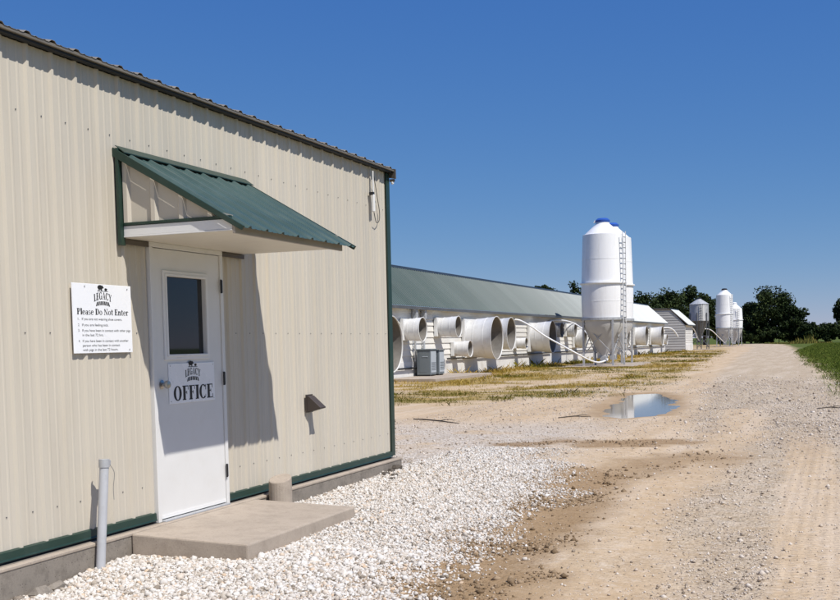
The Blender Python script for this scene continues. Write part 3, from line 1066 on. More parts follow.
# ------------------------------------------------------------------ office building
WEND = 11.17
ZB, ZE = 0.18, 3.372


def office():
    t = thing('office_building', 'cream ribbed-steel farm office with green trim, left foreground', 'building', (0, 4, 0))
    off = Vector((0, 4, 0))

    class P:
        """child builder: shapes are given in world space, stored relative to the office"""
    inv = Matrix.Translation(-off)

    def own(o, par=None):
        o.data.transform(inv)
        o.parent = par or t
        return o
    # --- front wall sheets, 36 inches each, cut round the door
    ph = 6.58
    yl = [6.58 - 0.1143 + 0.9144 * k for k in range(-11, 6)]
    yl = [max(-3.0, a) for a in yl if a < WEND - 0.05]
    if yl[0] > -3.0:
        yl = [-3.0] + yl
    yl = sorted(set(yl)) + [WEND - 0.05]
    dy0, dy1, dz = 6.605, 7.60, 2.222
    for i, (a, b) in enumerate(zip(yl[:-1], yl[1:])):
        segs = [(a, b, ZB)]
        if a < dy1 and b > dy0:
            segs = []
            if a < dy0 - 0.02:
                segs.append((a, dy0, ZB))
            segs.append((max(a, dy0), min(b, dy1), dz))
            if b > dy1 + 0.02:
                segs.append((dy1, b, ZB))
        for s0, s1, z0 in segs:
            lap = 0.0008 * (i % 2)
            own(ribbed('siding_panel', (lap, 0, 0), (0, 1, 0), (0, 0, 1), (1, 0, 0), rib_profile(s0, s1 + (0.004 if s1 == b else 0), ph),
                       ZE - 0.02, 'cream', None, t0=z0))
    # --- end and back walls
    for k in range(9):
        a = -8.0 + k * 0.9
        own(ribbed('siding_panel', (0, WEND, 0), (1, 0, 0), (0, 0, 1), (0, 1, 0), rib_profile(a, min(a + 0.902, -0.03), 0.05),
                   lambda s_: ZE + 0.8 - abs(s_ + 4) * 0.2 - 0.03, 'cream', None, t0=ZB))
        own(ribbed('siding_panel', (0, -3.0, 0), (1, 0, 0), (0, 0, 1), (0, -1, 0), rib_profile(a, min(a + 0.902, -0.03), 0.05),
                   lambda s_: ZE + 0.8 - abs(s_ + 4) * 0.2 - 0.03, 'cream', None, t0=ZB))
    for k in range(16):
        a = -3.0 + k * 0.885
        own(ribbed('siding_panel', (-8.0, 0, 0), (0, 1, 0), (0, 0, 1), (-1, 0, 0), rib_profile(a, a + 0.887, ph), ZE - 0.02, 'cream', None, t0=ZB))
    # --- fasteners
    b = MB()
    for z in (0.42, 1.55, 2.93):
        k = 0
        y = -2.9
        while y < WEND - 0.1:
            if not (6.5 < y < 7.7 and z < 2.3):
                b.tube([(0.0015, y, z), (0.0055, y, z)], 0.0045, 6)
            y += 0.2286
    o = own(b.build('screw_row', 'steel_dark'))
    o['kind'] = 'stuff'
    # --- roof sheets, both slopes
    edge = 0.096
    sl = Vector((-1, 0, 0.2)).normalized()
    nr = Vector((0.2, 0, 1)).normalized()
    y = -3.1
    i = 0
    while y < 11.2:
        y1 = min(y + 0.9144, 11.215)
        own(ribbed('roof_panel', (edge, 0, 3.385), (0, 1, 0), sl, nr, rib_profile(y, y1, 6.50, h=0.016, hb=0.036, ht=0.014), 4.17, 'roof_grey', None, th=0.002))
        own(ribbed('roof_panel', (-8.0 - edge, 0, 3.385), (0, 1, 0), Vector((1, 0, 0.2)).normalized(), Vector((-0.2, 0, 1)).normalized(),
                   rib_profile(y, y1, 6.50, h=0.016, hb=0.036, ht=0.014), 4.17, 'roof_grey', None, th=0.002))
        y = y1
        i += 1
    own(MB().add([(-3.7, -3.12, 4.20), (-4, -3.12, 4.27), (-4.3, -3.12, 4.20), (-3.7, 11.23, 4.20), (-4, 11.23, 4.27), (-4.3, 11.23, 4.20)],
                 [(0, 1, 4, 3), (1, 2, 5, 4)]).build('ridge_cap', 'roof_grey'))
    # eave trim along the front with its shadow painted black, rake trims on the gable ends
    own(MB().box(0.024, edge - 0.022, -3.08, 11.19, 3.35, 3.364).build('eave_trim', 'black'))
    own(MB().box(0.024, edge - 0.004, -3.08, 11.19, 3.3645, 3.386).build('drip_edge', 'drip', bevel=0.003))
    for yy in (11.17, -3.1):
        rk = MB()
        rk.add([(edge + 0.004, yy + 0.022, 3.285), (edge + 0.004, yy + 0.022, 3.392), (-4, yy + 0.022, 4.212), (-4, yy + 0.022, 4.10),
                (edge + 0.004, yy + 0.05, 3.285), (edge + 0.004, yy + 0.05, 3.392), (-4, yy + 0.05, 4.212), (-4, yy + 0.05, 4.10)],
               [(0, 1, 2, 3), (7, 6, 5, 4), (0, 4, 5, 1), (1, 5, 6, 2), (2, 6, 7, 3), (3, 7, 4, 0)])
        own(rk.build('rake_trim', 'eave'))
        rk = MB()
        rk.add([(-8.1, yy + 0.022, 3.285), (-8.1, yy + 0.022, 3.392), (-4.002, yy + 0.022, 4.212), (-4.002, yy + 0.022, 4.10),
                (-8.1, yy + 0.05, 3.285), (-8.1, yy + 0.05, 3.392), (-4.002, yy + 0.05, 4.212), (-4.002, yy + 0.05, 4.10)],
               [(0, 3, 2, 1), (7, 4, 5, 6), (0, 1, 5, 4), (1, 2, 6, 5), (2, 3, 7, 6), (3, 0, 4, 7)])
        own(rk.build('rake_trim', 'eave'))
    # --- green corner and base trim
    c = MB()
    c.add([(0.026, WEND - 0.065, 0.165), (0.026, WEND + 0.026, 0.165), (-0.09, WEND + 0.026, 0.165), (-0.09, WEND + 0.012, 0.165), (0.012, WEND + 0.012, 0.165), (0.012, WEND - 0.065, 0.165),
           (0.026, WEND - 0.065, 3.34), (0.026, WEND + 0.026, 3.34), (-0.09, WEND + 0.026, 3.34), (-0.09, WEND + 0.012, 3.34), (0.012, WEND + 0.012, 3.34), (0.012, WEND - 0.065, 3.34)],
          [(0, 1, 7, 6), (1, 2, 8, 7), (2, 3, 9, 8), (3, 4, 10, 9), (4, 5, 11, 10), (5, 0, 6, 11), (5, 4, 1, 0), (4, 3, 2, 1), (6, 7, 10, 11), (7, 8, 9, 10)])
    own(c.build('corner_trim', 'green'))
    for a, b_ in ((-3.0, 6.60), (7.605, WEND - 0.066)):
        bt = MB()
        bt.prism([(0.004, 0.219), (0.026, 0.212), (0.029, 0.170), (0.035, 0.159), (0.033, 0.157), (0.004, 0.162)], a, b_, 'xz')
        own(bt.build('base_trim', 'green'))
    # --- foundation
    f = MB()
    f.box(-8.1, 0.10, -3.1, WEND + 0.04, -0.4, 0.138)
    own(f.build('foundation', 'concrete_dark', bevel=0.012))
    own(MB().box(0.05, 0.106, -3.1, WEND + 0.046, 0.116, 0.1395).build('foundation_lip', 'concrete', bevel=0.006))
    own(MB().box(-7.9, -0.02, -2.9, WEND - 0.05, 0.13, 0.15).build('floor_slab', 'concrete'))
    # --- canopy
    cz = own_empty = bpy.data.objects.new('canopy', None)
    COL.objects.link(cz)
    cz.parent = t
    cz.empty_display_size = 0.1

    def cn(o):
        return own(o, cz)
    a0, a1 = Vector((0.0, 0, 2.838)), Vector((1.035, 0, 2.232))
    d = (a1 - a0).normalized()
    nrm = Vector((-d.z, 0, d.x))
    ln = (a1 - a0).length
    for y0, y1 in ((6.285, 7.195), (7.195, 8.035)):
        cn(ribbed('roof_panel', a0, (0, 1, 0), d, nrm, rib_profile(y0, y1, 6.36), ln, 'green_roof', None, th=0.002))
    # ridge flashing stands on the ribs; gaps stay dark below it
    q0 = a0 + nrm * 0.024 + d * 0.0
    q1 = q0 + d * 0.10
    fl = MB()
    pts = [q0 + nrm * 0.03 - d * 0.02, q0 + nrm * 0.004, q1, q1 - nrm * 0.004, q1 - nrm * 0.004 + d * 0.0 + nrm * 0.001, q0 - nrm * 0.0]
    fl.prism([(0.021, q0.z + 0.004), (q0.x + 0.012, q0.z + 0.003), (q1.x, q1.z + 0.001), (q1.x, q1.z - 0.006), (q1.x - 0.004, q1.z - 0.004),
              (q0.x + 0.012, q0.z - 0.002), (0.021, q0.z - 0.001)], 6.275, 8.045, 'xz')
    cn(fl.build('ridge_flashing', 'green'))
    cl0, cl1 = a0 + d * 0.075 + nrm * 0.001, a0 + d * 0.085 + nrm * 0.001
    cn(MB().prism([(cl0.x, cl0.z), (cl1.x, cl1.z), ((cl1 + nrm * 0.02).x, (cl1 + nrm * 0.02).z), ((cl0 + nrm * 0.02).x, (cl0 + nrm * 0.02).z)], 6.29, 8.03, 'xz')
       .build('foam_closure', 'black'))
    for yy, s_ in ((6.283, -1), (8.037, 1)):
        rk = MB()
        e0, e1 = a0 + nrm * 0.012, a1 + nrm * 0.012 + d * 0.004
        w0, w1 = a0 - nrm * 0.045, a1 - nrm * 0.022
        ya, yb = (yy - 0.018, yy - 0.001) if s_ < 0 else (yy + 0.001, yy + 0.018)
        rk.add([(p.x, y_, p.z) for y_ in (ya, yb) for p in (e0, e1, w1, w0)],
               [(0, 1, 2, 3), (7, 6, 5, 4), (0, 4, 5, 1), (1, 5, 6, 2), (2, 6, 7, 3), (3, 7, 4, 0)])
        cn(rk.build('rake_trim', 'green', bevel=0.003))
    # triangular ends in cream sheet
    for yy, ny in ((6.318, -1), (7.955, 1)):
        cn(ribbed('gable_sheet', (0, yy, 0), (1, 0, 0), (0, 0, 1), (0, ny, 0), rib_profile(0.04, 0.93, 0.075, h=0.022, hb=0.034, ht=0.016, minor=False),
                  lambda s_: max(2.325, 2.838 - 0.585 * s_ - 0.012), 'cream', None, t0=2.32))
        ya, yb = (yy - 0.052, yy + 0.004) if ny < 0 else (yy - 0.004, yy + 0.052)
        cn(MB().box(0.0225, 0.05, ya, yb, 2.165 if ny < 0 else 2.236, 2.842).build('wall_trim', 'green', bevel=0.003))
        cn(MB().box(0.052, 0.925, min(yy, yy + ny * 0.024), max(yy, yy + ny * 0.024), 2.302, 2.323).build('sill_trim', 'green', bevel=0.003))
        cn(MB().box(0.05, 0.932, min(yy, yy + ny * 0.016), max(yy, yy + ny * 0.016), 2.232, 2.300).build('side_board', 'white', bevel=0.003))
        cn(MB().box(0.05, 0.934, min(yy, yy + ny * 0.019), max(yy, yy + ny * 0.019), 2.221, 2.231).build('soffit_edge', 'white', bevel=0.002))
    cn(MB().box(0.9345, 0.956, 6.30, 7.972, 2.2, 2.262).build('fascia_board', 'fascia', bevel=0.004))
    cn(MB().box(0.022, 0.934, 6.3185, 7.9545, 2.2195, 2.231).build('soffit', 'offwhite'))
    for y0, y1 in ((6.32, 6.604), (7.602, 7.955)):
        cn(MB().box(0.0225, 0.04, y0, y1, 2.178, 2.214).build('header_trim', 'eave', bevel=0.003))
    # --- door
    dr = bpy.data.objects.new('door', None)
    COL.objects.link(dr)
    dr.parent = t
    dr.empty_display_size = 0.1

    def dn(o):
        return own(o, dr)
    dn(MB().box(-0.06, 0.044, 6.606, 6.646, 0.139, 2.182).build('door_jamb', 'door_white', bevel=0.003))
    dn(MB().box(-0.06, 0.044, 7.560, 7.600, 0.139, 2.182).build('door_jamb', 'door_white', bevel=0.003))
    dn(MB().box(-0.06, 0.044, 6.606, 7.600, 2.1825, 2.219).build('door_head', 'door_white', bevel=0.003))
    dn(MB().box(-0.06, 0.075, 6.646, 7.560, 0.137, 0.152).build('threshold', 'steel', bevel=0.004))
    wy0, wy1, wz0, wz1 = 6.80, 7.325, 1.388, 1.977
    ly0, ly1, lz0, lz1 = 6.6495, 7.5565, 0.158, 2.178
    leaf = MB()
    o4 = [(ly0, lz0), (ly1, lz0), (ly1, lz1), (ly0, lz1)]
    i4 = [(wy0, wz0), (wy1, wz0), (wy1, wz1), (wy0, wz1)]
    v = [(x, a, b_) for x in (-0.01, 0.032) for a, b_ in o4 + i4]
    f = []
    for k in range(4):
        j = (k + 1) % 4
        f += [(8 + k, 8 + j, 12 + j, 12 + k), (k, 4 + k, 4 + j, j), (k, j, 8 + j, 8 + k), (4 + k, 12 + k, 12 + j, 4 + j)]
    leaf.add(v, f)
    dn(leaf.build('door_leaf', 'door_white', bevel=0.003))
    for nm, e, x0, x1 in (('window_frame', 0.042, 0.0325, 0.046), ('glazing_bead', 0.018, 0.0462, 0.053)):
        wf = MB()
        oo = [(wy0 - e, wz0 - e), (wy1 + e, wz0 - e), (wy1 + e, wz1 + e), (wy0 - e, wz1 + e)]
        v = [(x, a, b_) for x in (x0, x1) for a, b_ in oo + i4]
        wf.add(v, f)
        dn(wf.build(nm, 'white', bevel=0.003))
    dn(MB().box(0.004, 0.012, wy0 - 0.003, wy1 + 0.003, wz0 - 0.003, wz1 + 0.003).build('window_pane', 'glass'))
    kb = MB()
    kb.lathe([(0.0, 0.032), (0.034, 0.0322), (0.034, 0.037), (0.014, 0.042), (0.012, 0.062), (0.026, 0.068), (0.031, 0.082), (0.026, 0.096), (0.0, 0.099)], 20, 'x', (0, 6.715, 1.165))
    dn(kb.build('door_knob', 'chrome', smooth=True))
    for z in (0.42, 1.18, 1.93):
        hg = MB()
        hg.tube([(0.05, 7.5585, z - 0.055), (0.05, 7.5585, z + 0.055)], 0.0085, 10)
        hg.box(0.0445, 0.047, 7.5605, 7.585, z - 0.05, z + 0.05)
        dn(hg.build('hinge', 'dark_metal'))
    dn(MB().box(0.033, 0.0335 + 0.004, ly0 + 0.004, ly1 - 0.004, 0.160, 0.185).build('door_sweep', 'white'))
    # --- dryer-type vent hood low on the wall
    vh = bpy.data.objects.new('vent_hood', None)
    COL.objects.link(vh)
    vh.parent = t
    y0, y1, z0, z1 = 9.05, 9.17, 0.80, 0.955
    h = MB()
    h.prism([(0.02, z0), (0.034, z0), (0.165, z0 + 0.035), (0.17, z0 + 0.045), (0.045, z1), (0.02, z1)], y0, y1, 'xz')
    own(h.build('hood', 'vent_brown', bevel=0.004), vh)
    own(MB().box(0.0195, 0.024, y0 - 0.012, y1 + 0.012, z0 - 0.005, z1 + 0.012).build('flange', 'vent_brown'), vh)
    return t


office()


def wall_bits():
    # the two signs hang on the wall and the door: things of their own
    s = thing('notice_sign', 'square white notice sign reading Please Do Not Enter, left of the door', 'sign', (0, 6.06, 1.65))

    def rel(o, base):
        o.data.transform(Matrix.Translation(-Vector(base)))
        return o
    base = (0, 6.06, 1.65)
    y0, y1, z0, z1 = 5.755, 6.385, 1.412, 1.882
    W_, H_ = y1 - y0, z1 - z0
    x = 0.0275
    rel(MB().box(0.0205, x, y0, y1, z0, z1).build('board', 'plate_white', s, bevel=0.002), base)
    xs = x + 0.0008
    rel(print_mesh('logo', logo(y0 + 0.5 * W_, z1 - 0.205 * H_, 0.30 * W_), xs, 'black', s, 0, 0), base)
    rel(print_mesh('headline', serif_text('Please Do Not Enter', y0 + 0.065 * W_, y0 + 0.935 * W_, z1 - 0.445 * H_, 0.088 * H_), xs, 'black', s, 0, 0), base)
    for num, txt, vv, u1 in (('1.', 'If you are not wearing shoe covers.', 0.525, 0.82), ('2.', 'If you are feeling sick.', 0.61, 0.58),
                             ('3.', 'If you have been in contact with other pigs', 0.69, 0.965), ('', 'in the last 72 hrs.', 0.755, 0.49),
                             ('4.', 'If you have been in contact with another', 0.84, 0.925), ('', 'person who has been in contact', 0.905, 0.77),
                             ('', 'with pigs in the last 72 hours.', 0.968, 0.735)):
        zz = z1 - vv * H_
        if num:
            rel(small_print('item_number', num, y0 + 0.075 * W_, zz, xs, 0.022 * W_ + 0.002, 0.036 * H_, s), base)
        rel(small_print('notice_line', txt, y0 + 0.14 * W_, zz, xs, (u1 - 0.14) * W_, 0.036 * H_, s), base)
    for a, b_ in ((0.2, 0.04), (0.93, 0.05), (0.94, 0.955)):
        rel(MB().tube([(x, y0 + a * W_, z1 - b_ * H_), (x + 0.004, y0 + a * W_, z1 - b_ * H_)], 0.005, 8).build('screw', 'steel', s), base)
    # office plate on the door
    base = (0.033, 7.09, 1.16)
    s = thing('office_sign', 'white plate reading OFFICE under the door window', 'sign', base)
    y0, y1, z0, z1 = 6.80, 7.43, 1.012, 1.318
    W_, H_ = y1 - y0, z1 - z0
    x = 0.0395
    rel(MB().box(0.0335, x, y0, y1, z0, z1).build('plate', 'plate_white', s, bevel=0.0015), base)
    xs = x + 0.0008
    rel(print_mesh('logo', logo(y0 + 0.51 * W_, z1 - 0.275 * H_, 0.33 * W_), xs, 'black', s, 0, 0), base)
    rel(print_mesh('headline', serif_text('OFFICE', y0 + 0.085 * W_, y0 + 0.95 * W_, z0 + 0.07 * H_, 0.36 * H_), xs, 'black', s, 0, 0), base)
    for a, b_ in ((0.03, 0.06), (0.97, 0.06), (0.03, 0.94), (0.97, 0.94)):
        rel(MB().tube([(x, y0 + a * W_, z1 - b_ * H_), (x + 0.003, y0 + a * W_, z1 - b_ * H_)], 0.004, 8).build('screw', 'steel', s), base)
    # wireless antenna near the corner with its drooping cable
    base = (0.02, 10.78, 3.05)
    t = thing('wireless_antenna', 'slim white radio antenna with drooping cable under the eave corner', 'antenna', base)
    rel(MB().tube([(0.06, 10.66, 3.30), (0.06, 10.66, 3.06)], 0.008, 10).build('mast', 'white', t), base)
    rel(MB().box(0.045, 0.075, 10.64, 10.68, 2.86, 3.05).build('radio_body', 'white', t, bevel=0.01), base)
    rel(MB().box(0.02, 0.07, 10.635, 10.675, 3.045, 3.075).build('bracket', 'dark_metal', t, bevel=0.004), base)
    cab = [(0.06, 10.67, 3.28), (0.045, 10.76, 3.15), (0.03, 10.85, 3.0), (0.03, 10.89, 2.88), (0.035, 10.86, 2.79), (0.045, 10.76, 2.76), (0.06, 10.67, 2.855)]
    rel(MB().tube(smooth_path(cab, 6), 0.004, 6).build('cable', 'dark_metal', t, smooth=True), base)
    # little white lamp end under the roof corner
    base = (0.06, 11.2, 3.26)
    t = thing('corner_lamp', 'tiny white lamp tucked under the roof corner', 'lamp', base)
    rel(MB().box(0.03, 0.085, 11.195, 11.22, 3.255, 3.284).build('lamp_base', 'eave', t), base)
    rel(MB().lathe([(0.0, -0.03), (0.014, -0.024), (0.018, -0.012), (0.014, 0.0)], 12, 'z', (0.06, 11.207, 3.255)).build('bulb', 'white', t, smooth=True), base)


def smooth_path(pts, k=8):
    p = [Vector(q) for q in pts]
    p = [p[0] * 2 - p[1]] + p + [p[-1] * 2 - p[-2]]
    out = []
    for i in range(1, len(p) - 2):
        for j in range(k):
            t = j / k
            a, b, c, d = p[i - 1], p[i], p[i + 1], p[i + 2]
            out.append(0.5 * ((2 * b) + (c - a) * t + (2 * a - 5 * b + 4 * c - d) * t * t + (3 * b - a - 3 * c + d) * t ** 3))
    out.append(p[-2])
    return out


wall_bits()


def doorstep():
    # slab: falls a little away from the wall
    n = 16
    b = MB()
    X0, X1, Y0, Y1 = 0.105, 1.045, 6.185, 7.90
    zt = lambda x: 0.134 - 0.03 * (x - X0) / (X1 - X0)
    v = [(X0, Y0, -0.12), (X1, Y0, -0.12), (X1, Y1, -0.12), (X0, Y1, -0.12), (X0, Y0, zt(X0)), (X1, Y0, zt(X1)), (X1, Y1, zt(X1)), (X0, Y1, zt(X0))]
    b.add(v, [(3, 2, 1, 0), (4, 5, 6, 7), (0, 1, 5, 4), (1, 2, 6, 5), (2, 3, 7, 6), (3, 0, 4, 7)])
    o = b.build('doorstep', 'concrete', bevel=0.012)
    tag(o, 'low concrete slab step in front of the office door', 'step')
    # grey vent pipe
    base = (0.147, 5.79, 0.0)
    t = thing('vent_pipe', 'upright grey plastic pipe standing beside the wall, left of the step', 'pipe', base)
    p = MB().tube([(-0.0005, -0.017, -0.15), (0.003, 0.072, 0.665)], 0.031, 20)
    p.build('pipe', 'pvc', t, smooth=True)
    MB().tube([(0.003, 0.070, 0.645), (0.003, 0.0725, 0.70)], 0.036, 20).build('cap', 'steel', t, smooth=True)
    MB().box(-0.012, 0.018, 0.10, 0.125, 0.655, 0.69).build('clamp', 'steel', t, bevel=0.003)
    MB().tube(smooth_path([(0.01, 0.12, 0.66), (0.03, 0.14, 0.6), (0.025, 0.13, 0.5), (0.035, 0.12, 0.42)], 5), 0.0017, 5).build('wire', 'steel_dark', t)
    # concrete stub between step and wall
    c = MB()
    n = 24
    top = []
    v = []
    for k in range(n):
        a = 2 * math.pi * k / n
        v.append((0.1 * math.cos(a), 0.108 * math.sin(a), -0.25))
    for k in range(n):
        a = 2 * math.pi * k / n
        v.append((0.098 * math.cos(a), 0.104 * math.sin(a), 0.285 + 0.03 * math.sin(a)))
    f = [(k, (k + 1) % n, n + (k + 1) % n, n + k) for k in range(n)] + [tuple(range(n - 1, -1, -1)), tuple(range(n, 2 * n))]
    c.add(v, f)
    o = c.build('concrete_stub', 'concrete', bevel=0.008)
    o.location = (0.21, 8.16, 0)
    tag(o, 'short round concrete stub against the wall, right of the step', 'post')


doorstep()


# ------------------------------------------------------------------ barns
def barn(name, label, Y0, Y1, boards_mat, front_gable, grazing_sheen):
    t = thing(name, label, 'barn', (-11.6, Y0, 0))

    def own(o, par=None):
        o.data.transform(Matrix.Translation((11.6, -Y0, 0)))
        o.parent = par or t
        return o
    XW, XE, XB, ZEV, ZBK = -11.6, -11.25, -13.3, 2.96, 4.83
    XR = -23.0
    own(MB().box(XW - 0.2, XW + 0.06, Y0, Y1, -0.3, 0.70).build('foundation_wall', 'barn_skirt', bevel=0.01))
    own(MB().box(XR, XR + 0.2, Y0, Y1, -0.3, 3.6).build('rear_wall', boards_mat))
    # lap boards, three lengths per course
    z = 0.70
    nb = 9
    ex = (ZEV - z) / nb
    cuts = [Y0, Y0 + (Y1 - Y0) * 0.36, Y0 + (Y1 - Y0) * 0.69, Y1]
    me_cache = {}
    for i in range(nb):
        for a, b_ in zip(cuts[:-1], cuts[1:]):
            bd = MB()
            z0 = z + i * ex
            bd.prism([(XW, z0), (XW + 0.045, z0 - 0.012), (XW + 0.045, z0 + 0.012), (XW + 0.006, z0 + ex + 0.01), (XW, z0 + ex + 0.01)], a + 0.004, b_ - 0.004, 'xz')
            own(bd.build('siding_board', boards_mat))
    for yy, sg in ((Y0, -1), (Y1, 1)):
        if yy == Y0 and not front_gable and False:
            continue
        # gable boards: each course clipped to the roof line
        zz = -0.1
        gx = 0.30
        roof = lambda x: ZEV + (XW + 0.0 - x) * (ZBK - ZEV) / (XW - XB) - 0.05 if x > XB else ZBK - 0.06
        k = 0
        while zz < ZBK - 0.08:
            top = min(zz + gx, ZBK - 0.07)
            # right end where the roof slope cuts the course
            def xr(zv):
                return XW if zv < ZEV - 0.05 else XW - (zv - ZEV + 0.05) * (XW - XB) / (ZBK - ZEV)
            xa, xb = xr(zz), xr(top)
            th = 0.04
            v = [(XR, yy, zz), (xa, yy, zz), (xb, yy, top), (XR, yy, top)]
            lo = yy + sg * th
            hi = yy + sg * 0.008
            v += [(XR, lo, zz), (xa, lo, zz), (xb, hi, top), (XR, hi, top)]
            bd = MB().add(v, [(0, 1, 2, 3), (7, 6, 5, 4), (0, 4, 5, 1), (1, 5, 6, 2), (2, 6, 7, 3), (3, 7, 4, 0)])
            own(bd.build('gable_board', 'barn_grey'))
            zz = top
            k += 1
        # rake trim
        rk = MB()
        lo, hi = (yy - 0.10, yy - 0.052) if sg < 0 else (yy + 0.052, yy + 0.10)
        P = [(XE, ZEV - 0.12), (XE, ZEV + 0.02), (XB, ZBK + 0.02), (XB - 9.6, ZBK + 0.16), (XB - 9.6, ZBK), (XB, ZBK - 0.14)]
        rk.prism(P, lo, hi, 'xz')
        own(rk.build('rake_trim', 'eave'))
    # front roof slope: 36-inch sheets, one mesh shared
    sl = Vector((XB - XE, 0, ZBK - ZEV))
    ln = sl.length
    sl.normalize()
    nr = Vector((-sl.z * -1, 0, 0))
    nr = Vector((sl.z, 0, -sl.x)).normalized()
    n = int(round((Y1 - Y0 + 0.16) / 0.9144))
    w = (Y1 - Y0 + 0.16) / n
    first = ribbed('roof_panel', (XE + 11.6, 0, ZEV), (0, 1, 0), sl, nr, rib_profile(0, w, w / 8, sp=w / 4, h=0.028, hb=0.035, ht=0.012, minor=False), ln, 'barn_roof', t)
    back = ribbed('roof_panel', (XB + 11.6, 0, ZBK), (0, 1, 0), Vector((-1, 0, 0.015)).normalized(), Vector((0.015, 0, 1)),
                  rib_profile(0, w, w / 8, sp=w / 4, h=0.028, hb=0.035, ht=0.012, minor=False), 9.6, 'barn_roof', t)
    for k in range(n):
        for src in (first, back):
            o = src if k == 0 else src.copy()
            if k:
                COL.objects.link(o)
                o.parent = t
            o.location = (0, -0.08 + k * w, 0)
            o['grazing_sheen'] = float(np.clip(grazing_sheen(Y0 + k * w) + random.uniform(-0.02, 0.02), 0, 1))
    rc = MB()
    rc.prism([(XB + 0.12, ZBK - 0.08), (XB + 0.02, ZBK + 0.04), (XB - 0.3, ZBK + 0.05), (XB - 0.3, ZBK + 0.04), (XB + 0.01, ZBK + 0.03), (XB + 0.11, ZBK - 0.09)], Y0 - 0.1, Y1 + 0.1, 'xz')
    own(rc.build('ridge_cap', 'ridge_shade'))
    own(MB().box(XE - 0.03, XE - 0.005, Y0 - 0.05, Y1 + 0.05, ZEV - 0.13, ZEV - 0.01).build('eave_fascia', 'steel_dark'))  # dark colour paints in the thin shadow line under the roof edge
    own(MB().box(XW + 0.045, XE - 0.031, Y0 - 0.05, Y1 + 0.05, ZEV - 0.085, ZEV - 0.07).build('soffit', 'offwhite'))
    return t


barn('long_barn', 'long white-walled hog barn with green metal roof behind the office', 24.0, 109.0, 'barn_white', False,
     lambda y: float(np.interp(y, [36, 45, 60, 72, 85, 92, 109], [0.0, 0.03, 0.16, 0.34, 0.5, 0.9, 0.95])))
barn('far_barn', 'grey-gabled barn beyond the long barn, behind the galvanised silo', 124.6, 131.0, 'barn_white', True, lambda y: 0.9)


def rails():
    for y0, y1, z, lb in ((34.5, 42.0, 0.44, 'dark pipe rail low on the barn wall beside the grey cabinets'),
                          (44.6, 63.0, 0.735, 'long dark pipe rail on the barn wall beneath the large fans'),
                          (63.5, 108.5, 0.735, 'dark pipe rail on the barn wall behind the tall white silos')):
        t = thing('pipe_rail', lb, 'rail', (-11.45, y0, z), 'pipe rails on the barn wall')
        MB().tube([(0, 0, 0), (0, y1 - y0, 0)], 0.04, 8).build('pipe', 'dark_metal', t)
        y = 0.6
        while y < y1 - y0:
            MB().box(-0.10, 0.0, y - 0.03, y + 0.03, -0.03, 0.03).build('bracket', 'dark_metal', t)
            y += 3.0


rails()


def fan(y, z, D, L, label, mat='fan_white', flare=1.14):
    """Belt-fan housing with discharge cone, axis along +X."""
    t = thing('exhaust_fan', label, 'fan', (-11.545, y, z), 'exhaust fans along the barn walls')
    r1 = D / 2
    r0 = r1 / flare
    n = 40
    b = MB()
    hs = r0 * 1.04
    ring = MB()
    # square housing with a round throat
    ring.box(0.0, 0.16, -hs, hs, -hs, hs)
    ring.build('housing', mat, t, bevel=0.02)
    th = 0.028
    prof = [(r0 - th * 0.6, 0.165), (r0, 0.165), (r0 + (r1 - r0) * 0.5, L * 0.55), (r1, L - 0.02), (r1 + 0.02, L), (r1 - 0.005, L + 0.005), (r1 - th * 0.6, L - 0.03),
            (r0 + (r1 - r0) * 0.5 - th * 0.6, L * 0.55)]
    b.lathe(prof, n, 'x', closed=True)
    b.build('cone', mat, t, smooth=True)
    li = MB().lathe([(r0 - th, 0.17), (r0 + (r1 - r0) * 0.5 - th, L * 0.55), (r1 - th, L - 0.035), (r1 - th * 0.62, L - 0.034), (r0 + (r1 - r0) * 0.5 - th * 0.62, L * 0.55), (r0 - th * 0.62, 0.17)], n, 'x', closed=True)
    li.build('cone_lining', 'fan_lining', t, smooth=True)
    # seams on the cone
    for h in (0.36, 0.7):
        s = MB()
        rr = r0 + (r1 - r0) * (h * L - 0.165) / (L - 0.165) + 0.004
        s.lathe([(rr - 0.01, h * L - 0.02), (rr + 0.008, h * L - 0.02), (rr + 0.009, h * L + 0.02), (rr - 0.01, h * L + 0.02)], n, 'x', closed=True)
        s.build('seam_band', mat, t, smooth=True)
    dsk = MB()
    dsk.lathe([(0.0, 0.175), (r0 - th - 0.004, 0.175), (r0 - th - 0.004, 0.168), (0.0, 0.168)], n, 'x')
    dsk.build('shutter', 'fan_inside', t)
    MB().lathe([(0.0, 0.18), (0.09 * D, 0.181), (0.09 * D, 0.28), (0.0, 0.285)], 16, 'x').build('hub', 'steel_dark', t)
    for k in range(5):
        a = 2 * math.pi * k / 5 + 0.3
        ca, sa = math.cos(a), math.sin(a)
        ta = Vector((0, -sa, ca))
        ra = Vector((0, ca, sa))
        w = 0.1 * D
        p = [ra * (0.085 * D) + ta * w * 0.5 + Vector((0.20, 0, 0)), ra * (0.085 * D) - ta * w * 0.5 + Vector((0.26, 0, 0)),
             ra * (r0 - 0.07) - ta * w + Vector((0.25, 0, 0)), ra * (r0 - 0.07) + ta * w + Vector((0.205, 0, 0))]
        q = [v + Vector((0.008, 0, 0)) for v in p]
        MB().add(p + q, [(0, 1, 2, 3), (7, 6, 5, 4), (0, 4, 5, 1), (1, 5, 6, 2), (2, 6, 7, 3), (3, 7, 4, 0)]).build('blade', 'steel_dark', t)
    return t


